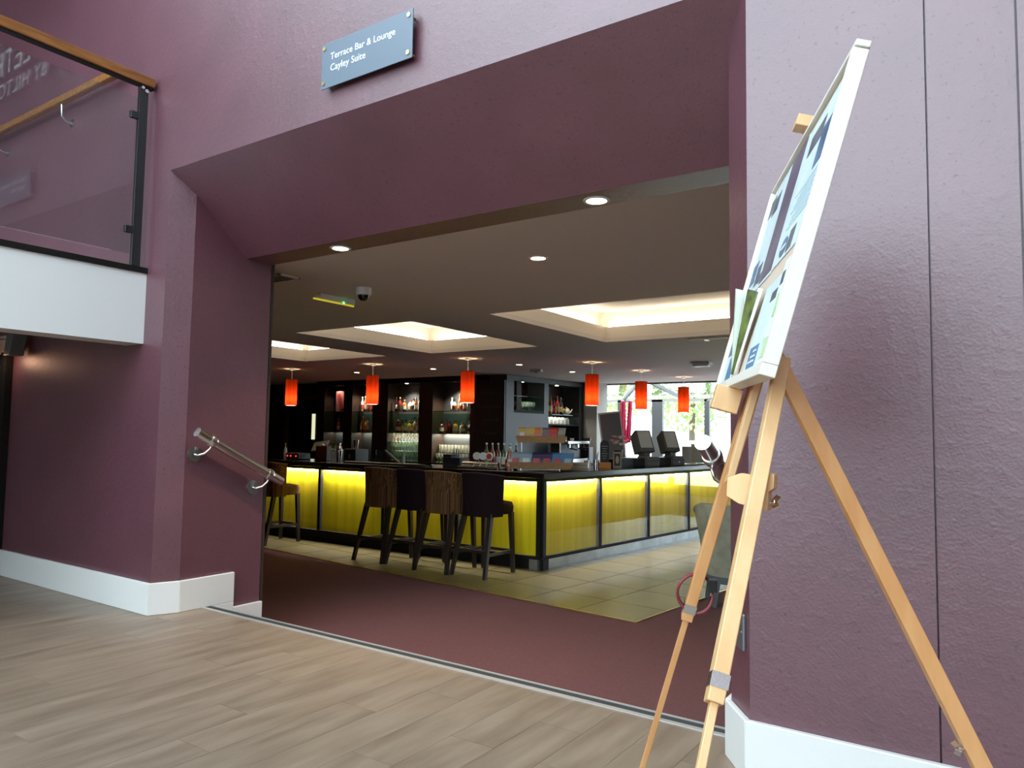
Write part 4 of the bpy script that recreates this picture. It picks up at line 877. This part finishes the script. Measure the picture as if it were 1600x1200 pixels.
# rear worktop things
q = Vector((-7.6, 10.9, .5)); t = thing('coffee_machine', q, 'steel coffee machine on the rear counter below the right niche', 'coffee machine')
MB().box(-7.85, -7.45, 10.55, 11.35, .50, .62).build('base', 'steel', t, bevel=.01); MB().box(-7.9, -7.65, 10.55, 11.35, .62, .92).build('body', 'black', t, bevel=.02); MB().box(-7.9, -7.45, 10.5, 11.4, .92, .98).build('top', 'steel', t, bevel=.01)
for y in (10.75, 11.1):
    MB().tube([(-7.58, y, .92), (-7.58, y, .84)], .035, 14).build('group_head', 'chrome', t, True); MB().tube([(-7.56, y, .83), (-7.38, y, .80)], .014, 8).build('handle', 'black', t)
for k in range(5): tag(MB().lathe([(.02, 0), (.035, .05), (.033, .05), (.018, .005)], 12, (-7.75+.06*(k % 2), 10.6+k*.15, .985)).build('coffee_cup', 'lwhite', smooth=True), 'white cup warming on top of the coffee machine', 'cup', 'cups on the coffee machine')
t = thing('coffee_grinder', (-7.62, 11.6, .5), 'black coffee grinder beside the steel coffee machine', 'grinder')
MB().box(-7.72, -7.52, 11.5, 11.7, .5, .85).build('body', 'black', t, bevel=.015); MB().lathe([(.05, 0), (.09, .2), (.088, .2)], 14, (-7.62, 11.6, .85)).build('hopper', plain('smoke_hopper', (.05, .04, .035), .2), t, True)
# leaning sign board
t = thing('notice_board', (-7.10, 11.75, FB), 'white framed grey board leaning beside the pale column', 'board')
bx_ = Vector((.80, .45, .12)).normalized(); bz_ = Vector((.20, 0, 1)).normalized(); bn_ = bx_.cross(bz_).normalized(); bz_ = bn_.cross(bx_).normalized()*-1 if bn_.cross(bx_).z < 0 else bn_.cross(bx_).normalized()
bc = Vector((-7.08, 11.75, .95))
MB().obox(bc, bx_, bz_, bn_, (.24, .66, .012)).build('panel', plain('grey_panel', (.16, .175, .18), .4), t)
m = MB()
for i in (-1, 1): m.obox(bc+bx_*i*.225, bx_, bz_, bn_, (.016, .66, .018))
for j in (-1, 1): m.obox(bc+bz_*j*.645, bx_, bz_, bn_, (.24, .016, .018))
m.build('frame', 'whiteplastic', t); MB().bar(bc-bz_*.6, bc-bz_*.6-Vector((0, 0, .62)), .04, .04).build('stand_post', 'dark', t)
# red cloth
t = thing('red_cloth', (-7.98, 14.25, .9), 'crimson cloth looped and hanging at the window', 'cloth')
cl = MB()
for (cx_, w_, ph) in ((-8.06, .11, 0.), (-7.86, .10, 1.3)):
    nu, nv = 10, 14; base = len(cl.v)
    for j in range(nv+1):
        for i in range(nu+1):
            u_ = i/nu-.5; v_ = j/nv; cl.v.append((cx_+u_*w_*(1+.5*v_)+(.05 if cx_ > -8 else -.01)*-v_, 14.25+.03*math.sin(u_*14+ph+v_*2), 1.96-v_*1.02))
    for j in range(nv):
        for i in range(nu): a_ = base+j*(nu+1)+i; cl.f.append((a_, a_+1, a_+nu+2, a_+nu+1))
cm = cl.build('hanging_fold', 'red', t, True); so = cm.modifiers.new('thick', 'SOLIDIFY'); so.thickness = .012
MB().tube([(-8.08, 14.25, 1.06), (-8.03, 14.22, .98), (-7.95, 14.22, .95), (-7.88, 14.23, 1.0), (-7.85, 14.25, 1.08)], .045, 10).build('loop', 'red', t, True)
MB().tube([(-8.12, 14.3, 1.97), (-7.80, 14.3, 1.97)], .012, 8).build('hook_rail', 'steel', t)

# ================================================================ ARMCHAIR
t = thing('tub_chair', (-2.07, 4.02, FB), 'olive grey velvet tub chair behind the easel legs', 'chair', rz=R(28)); OFF[t.name] = Vector((0, 0, 0))
m = MB(); na = 24
prof = [(.225, .24), (.24, .32), (.325, .80), (.335, .86), (.30, .875), (.25, .84), (.21, .5), (.20, .24)]
for k in range(na+1):
    a = R(150+240*k/na); ca, sa = math.cos(a), math.sin(a)
    for r_, z in prof: m.v.append((ca*r_, sa*r_, z-(.14*max(0, sa+.3) if z > .8 else 0)))
q_ = len(prof)
for i in range(na):
    for k in range(q_): m.f.append((i*q_+k, i*q_+(k+1) % q_, (i+1)*q_+(k+1) % q_, (i+1)*q_+k))
m.f.append(tuple(range(q_))); m.f.append(tuple(reversed(range(na*q_, na*q_+q_))))
m.build('back_shell', 'velvet', t, True, local=True)
MB().lathe([(.20, .26), (.235, .28), (.24, .44), (.20, .48), (.05, .49)], 24).build('seat_cushion', 'velvet', t, True, local=True)
MB().lathe([(.20, .19), (.24, .20), (.24, .255)], 24).build('base_ring', 'greycab', t, True, local=True)
for i in (-1, 1):
    for j in (-1, 1): MB().taper((i*.16, j*.16, .20), (i*.19, j*.19, 0), .05, .035).build('leg', 'greycab', t, local=True)

# ================================================================ EASEL AND DISPLAY BOARD
O = Vector((-.356, -1.196, 1.208)); a_ = Vector((-.407, .913, .022)).normalized(); b_ = Vector((.254, .090, .963)).normalized(); n_ = b_.cross(a_).normalized(); a_ = n_.cross(b_).normalized()
BW, BH = .85, .60
def bp(u, v, d=0.): return O+a_*u+b_*v+n_*d
def bq(mb, u0, u1, v0, v1, d0_, d1_): return mb.obox(bp((u0+u1)/2, (v0+v1)/2, (d0_+d1_)/2), a_, b_, n_, (abs(u1-u0)/2, abs(v1-v0)/2, abs(d1_-d0_)/2))
t = thing('display_board', bp(.425, 0, -.01), 'pale framed landscape display board covered in leaflets on the easel', 'board')
bq(MB(), .01, .84, .01, .59, -.018, -.006).build('backing', 'tan', t)
bq(MB(), 0, BW, 0, .022, -.022, .006).build('frame_rail', 'framew', t, bevel=.002)
bq(MB(), 0, BW, .588, .60, -.022, .004).build('frame_rail', 'framew', t, bevel=.002)
bq(MB(), 0, .016, .022, .585, -.022, .006).build('frame_stile', 'framew', t, bevel=.002)
bq(MB(), .836, .85, .022, .585, -.022, .006).build('frame_stile', 'framew', t, bevel=.002)
def sheet(u0, u1, v0, v1, m, lab, cat='poster', d=-.004):
    tk = thing('poster' if cat == 'poster' else 'leaflet', bp((u0+u1)/2, v0, d), lab, cat); bq(MB(), u0, u1, v0, v1, d-.0015, d).build('sheet', m, tk); return tk
def pic(tk, u0, u1, v0, v1, m, d=-.004, nm='photo'): return bq(MB(), u0, u1, v0, v1, d, d+.0008).build(nm, m, tk)
s1 = sheet(.018, .37, .262, .572, 'paper', 'pale blue landscape poster with dark photo on the near half of the board')
pic(s1, .02, .165, .425, .508, 'navy'); pic(s1, .165, .30, .495, .538, 'slate'); pic(s1, .155, .212, .268, .315, 'slate')
ci = MB().ext([bp(.262+.042*math.cos(k*math.pi/10), .292+.021*math.sin(k*math.pi/10), -.004) for k in range(20)], n_*.0008).build('round_emblem', 'navy', s1); MB().ext([bp(.262+.034*math.cos(k*math.pi/10), .292+.004*math.sin(k*math.pi/10), -.003) for k in range(20)], n_*.0004).build('emblem_band', 'paperw', ci)
for k in range(9): pic(s1, .06+.01*(k % 3), .30-.02*(k % 4), .335+k*.009, .3375+k*.009, plain('pale_text', (.50, .66, .74), .5), nm='text_line')
s2 = sheet(.37, .835, .258, .578, 'paper', 'pale blue poster with tall aubergine banner on the far half of the board')
pic(s2, .375, .555, .266, .575, 'aubergine'); pic(s2, .64, .73, .485, .535, 'slate'); pic(s2, .735, .815, .50, .55, 'slate'); pic(s2, .60, .68, .28, .335, 'slate'); pic(s2, .70, .80, .30, .36, 'navy'); pic(s2, .56, .595, .275, .30, 'slate')
s3 = sheet(.018, .14, .03, .235, 'paperw', 'white leaflet with green leaf print at the near bottom corner of the board', 'leaflet', -.002)
pic(s3, .085, .115, .12, .165, 'greenp', -.002); pic(s3, .10, .13, .185, .21, 'slate', -.002); pic(s3, .05, .135, .04, .08, 'greenp', -.002)
s4 = sheet(.145, .34, .028, .215, 'paper', 'pale blue leaflet with blue text block at the bottom of the board', 'leaflet', -.003)
pic(s4, .19, .31, .032, .078, 'bluebox', -.003); pic(s4, .15, .215, .165, .185, 'slate', -.003)
for k in range(3): pic(s4, .21, .29-.02*k, .042+k*.011, .046+k*.011, 'paperw', -.0021, 'text_line')
s5 = sheet(.58, .83, .026, .20, 'paper', 'blue tinted leaflet at the far bottom corner of the board', 'leaflet', -.003)
pic(s5, .60, .72, .03, .09, 'bluebox', -.003); pic(s5, .66, .80, .10, .16, 'navy', -.003)
# open booklet bulging off the board
t2 = thing('booklet', bp(.45, .028, .006), 'open booklet with dark garden photo curling off the bottom of the board', 'booklet')
def curl(u0, u1, v0, v1, d0, d1, nm, m, par):
    g_ = MB(); nn = 8
    for j in range(2):
        for i in range(nn+1):
            f_ = i/nn; vv = (v0, v1)[j]; lift = (d0+(d1-d0)*f_**1.6)*(1 if j else .15); g_.v.append(tuple(bp(u0+(u1-u0)*f_, vv, .004+lift)))
    for i in range(nn): g_.f.append((i, i+1, nn+2+i, nn+1+i))
    o = g_.build(nm, m, par, True); so = o.modifiers.new('thick', 'SOLIDIFY'); so.thickness = .0012; return o
def leaf(b0, b1, t0, t1, bulge, m):
    g_ = MB(); nu, nv = 8, 8
    for j in range(nv+1):
        for i in range(nu+1):
            f_ = i/nu; h_ = j/nv; lo = [x+(y-x)*f_ for x, y in zip(b0, b1)]; hi = [x+(y-x)*f_ for x, y in zip(t0, t1)]; q = [x+(y-x)*h_ for x, y in zip(lo, hi)]
            g_.v.append(tuple(bp(q[0], q[1], q[2]+bulge*math.sin(math.pi*f_)*h_)))
    for j in range(nv):
        for i in range(nu): k = j*(nu+1)+i; g_.f.append((k, k+1, k+nu+2, k+nu+1))
    o = g_.build('page', m, t2, True); so = o.modifiers.new('thick', 'SOLIDIFY'); so.thickness = .001; return o
leaf((.45, .026, .010), (.445, .026, .010), (.50, .232, .050), (.445, .222, .030), -.006, plain('page_green', (.50, .56, .46), .5))
leaf((.445, .026, .010), (.44, .026, .006), (.44, .226, .028), (.372, .212, .010), .004, 'photog')
leaf((.44, .026, .006), (.43, .026, .004), (.38, .222, .012), (.35, .216, .004), .0, 'paperw')
# easel
FA = Vector((-.92, -.563, 0)); FBt = Vector((-.430, -1.725, 0)); FR = Vector((.125, -.62, 0))
hub = bp(.42, .10, -.060)
t = thing('easel', (-.41, -.97, 0), 'beech tripod easel with telescopic legs standing by the right pier', 'easel')
def leg(top, foot, m, split, w, th, side, nm='leg'):
    d = foot-top; p = top+d*split; dn = d.normalized()
    o = MB().bar(top, p, w, th, side).build(nm, m, t, bevel=.002)
    sd = dn.cross(Vector(side)).normalized(); up = sd.cross(dn)
    MB().bar(p-dn*.25, foot, w*.52, th*.5, side).build('leg_extension', m, o, bevel=.0015)
    MB().bar(p-dn*.045, p-dn*.022, w*1.06, th*1.10, side).build('metal_clip', 'brass' if False else 'steel', o)
    MB().tube([foot-dn*.012, foot], [.013, .010], 8).build('rubber_tip', 'rubber', o)
    return o, p, dn, sd, up
nl = n_
topB = bp(.30, .30, -.045); midB = Vector((-.395, -1.327, .702))
topA = bp(.52, .02, -.055)
def line_to(top, foot): return top, foot
oB, pB, dB, sB, uB = leg(Vector((-.368, -1.015, 1.25)), FBt, 'beech', .448, .034, .026, n_)
oA, pA, dA, sA, uA = leg(bp(.50, .05, -.055), FA, 'beechdk', .49, .036, .028, n_)
oR, pR, dR, sR, uR = leg(hub, FR, 'beechdk', .70, .033, .026, (-.5, .86, 0), 'rear_leg')
def wing(c, ax, par):
    ax = Vector(ax).normalized(); o1 = ax.orthogonal().normalized()
    m = MB().tube([c-ax*.008, c+ax*.010], .004, 8)
    for s in (-1, 1): m.obox(c+ax*.012+o1*s*.007, (o1+ax*.6*s).normalized(), (ax-o1*.6*s).normalized(), o1.cross(ax), (.007, .006, .0018))
    m.build('wing_nut', 'chrome', par)
wing(pB-dB*.16+sB*.02, sB if sB.x > 0 else -sB, oB); wing(pA-dA*.12+sA*.02, sA if sA.x > 0 else -sA, oA); wing(pR-dR*.10-Vector((.016, .01, 0)), (-.8, -.4, 0), oR)
# mast
mt = MB().bar(bp(.44, -.20, -.050), bp(.44, .66, -.050), .036, .016, n_).build('mast', 'beech', t, bevel=.002)
MB().bar(bp(.44, .625, -.05), bp(.44, .625, .028), .05, .026, b_).build('top_clamp', 'beech', mt, bevel=.002)
MB().tube([bp(.44, -.20, -.058), bp(.44, -.20, -.042)], .018, 16).build('mast_foot', 'beech', mt)
hb = bq(MB(), .41, .52, .05, .12, -.080, -.058).build('hub_block', 'beechdk', t, bevel=.003)
# board rests (shaped blocks)
def rest(c, ux, up, th, m, par, flip=1):
    sh = [(x*.6, y*.55) for x, y in ((-.085, -.03), (-.045, -.05), (.045, -.06), (.045, .0), (.06, .015), (.06, .06), (.042, .062), (.042, .045), (.008, .048), (.008, .038), (.0, .038), (.0, .048), (-.045, .05), (-.085, .03))]
    o = MB().ext([c+ux*x*flip+up*y for x, y in sh], th).build('board_rest', m, par, bevel=.001); return o
rA = bq(MB(), .47, .535, -.058, 0.0, -.03, .03)
oRA = rA.build('board_rest', 'beech', t, bevel=.002); wing(bp(.535, -.03, 0.03), a_, oRA)
cB = Vector((-.392, -1.128, 1.006))
oRB = rest(cB, Vector((.86, -.10, -.06)).normalized(), Vector((.05, .02, 1)).normalized(), Vector((.1, .95, 0)).normalized()*.018, 'beech', t)
wing(cB+Vector((.026, .005, -.020)), (1, -.1, .1), oRB)
tag(oRB, 'pale notched wooden rest')
# strap hanging round the leg
pc = pA-dA*.06; t3 = thing('strap', pc, 'maroon strap loop hanging on the left easel leg', 'strap')
vdir = Vector((-.33, .94, 0)); hx = Vector((.86, .5, 0))
ring = [pc+hx*(.048*math.cos(2*math.pi*k/24)+.006)+Zv*(.052*math.sin(2*math.pi*k/24)+.01)+vdir*(.012*math.sin(4*math.pi*k/24)) for k in range(25)]
sm = MB()
for k in range(24):
    pass
sm.v = [tuple(p_+vdir*w_) for p_ in ring for w_ in (-.009, .009)]; sm.f = [(2*k, 2*k+1, 2*k+3, 2*k+2) for k in range(24)]
so_ = sm.build('band', 'maroonstrap', t3, True); so = so_.modifiers.new('thick', 'SOLIDIFY'); so.thickness = .007
MB().obox(pc+hx*.05+Zv*.03, hx, Zv, vdir, (.012, .016, .012)).build('buckle', 'postmetal', t3, bevel=.003)
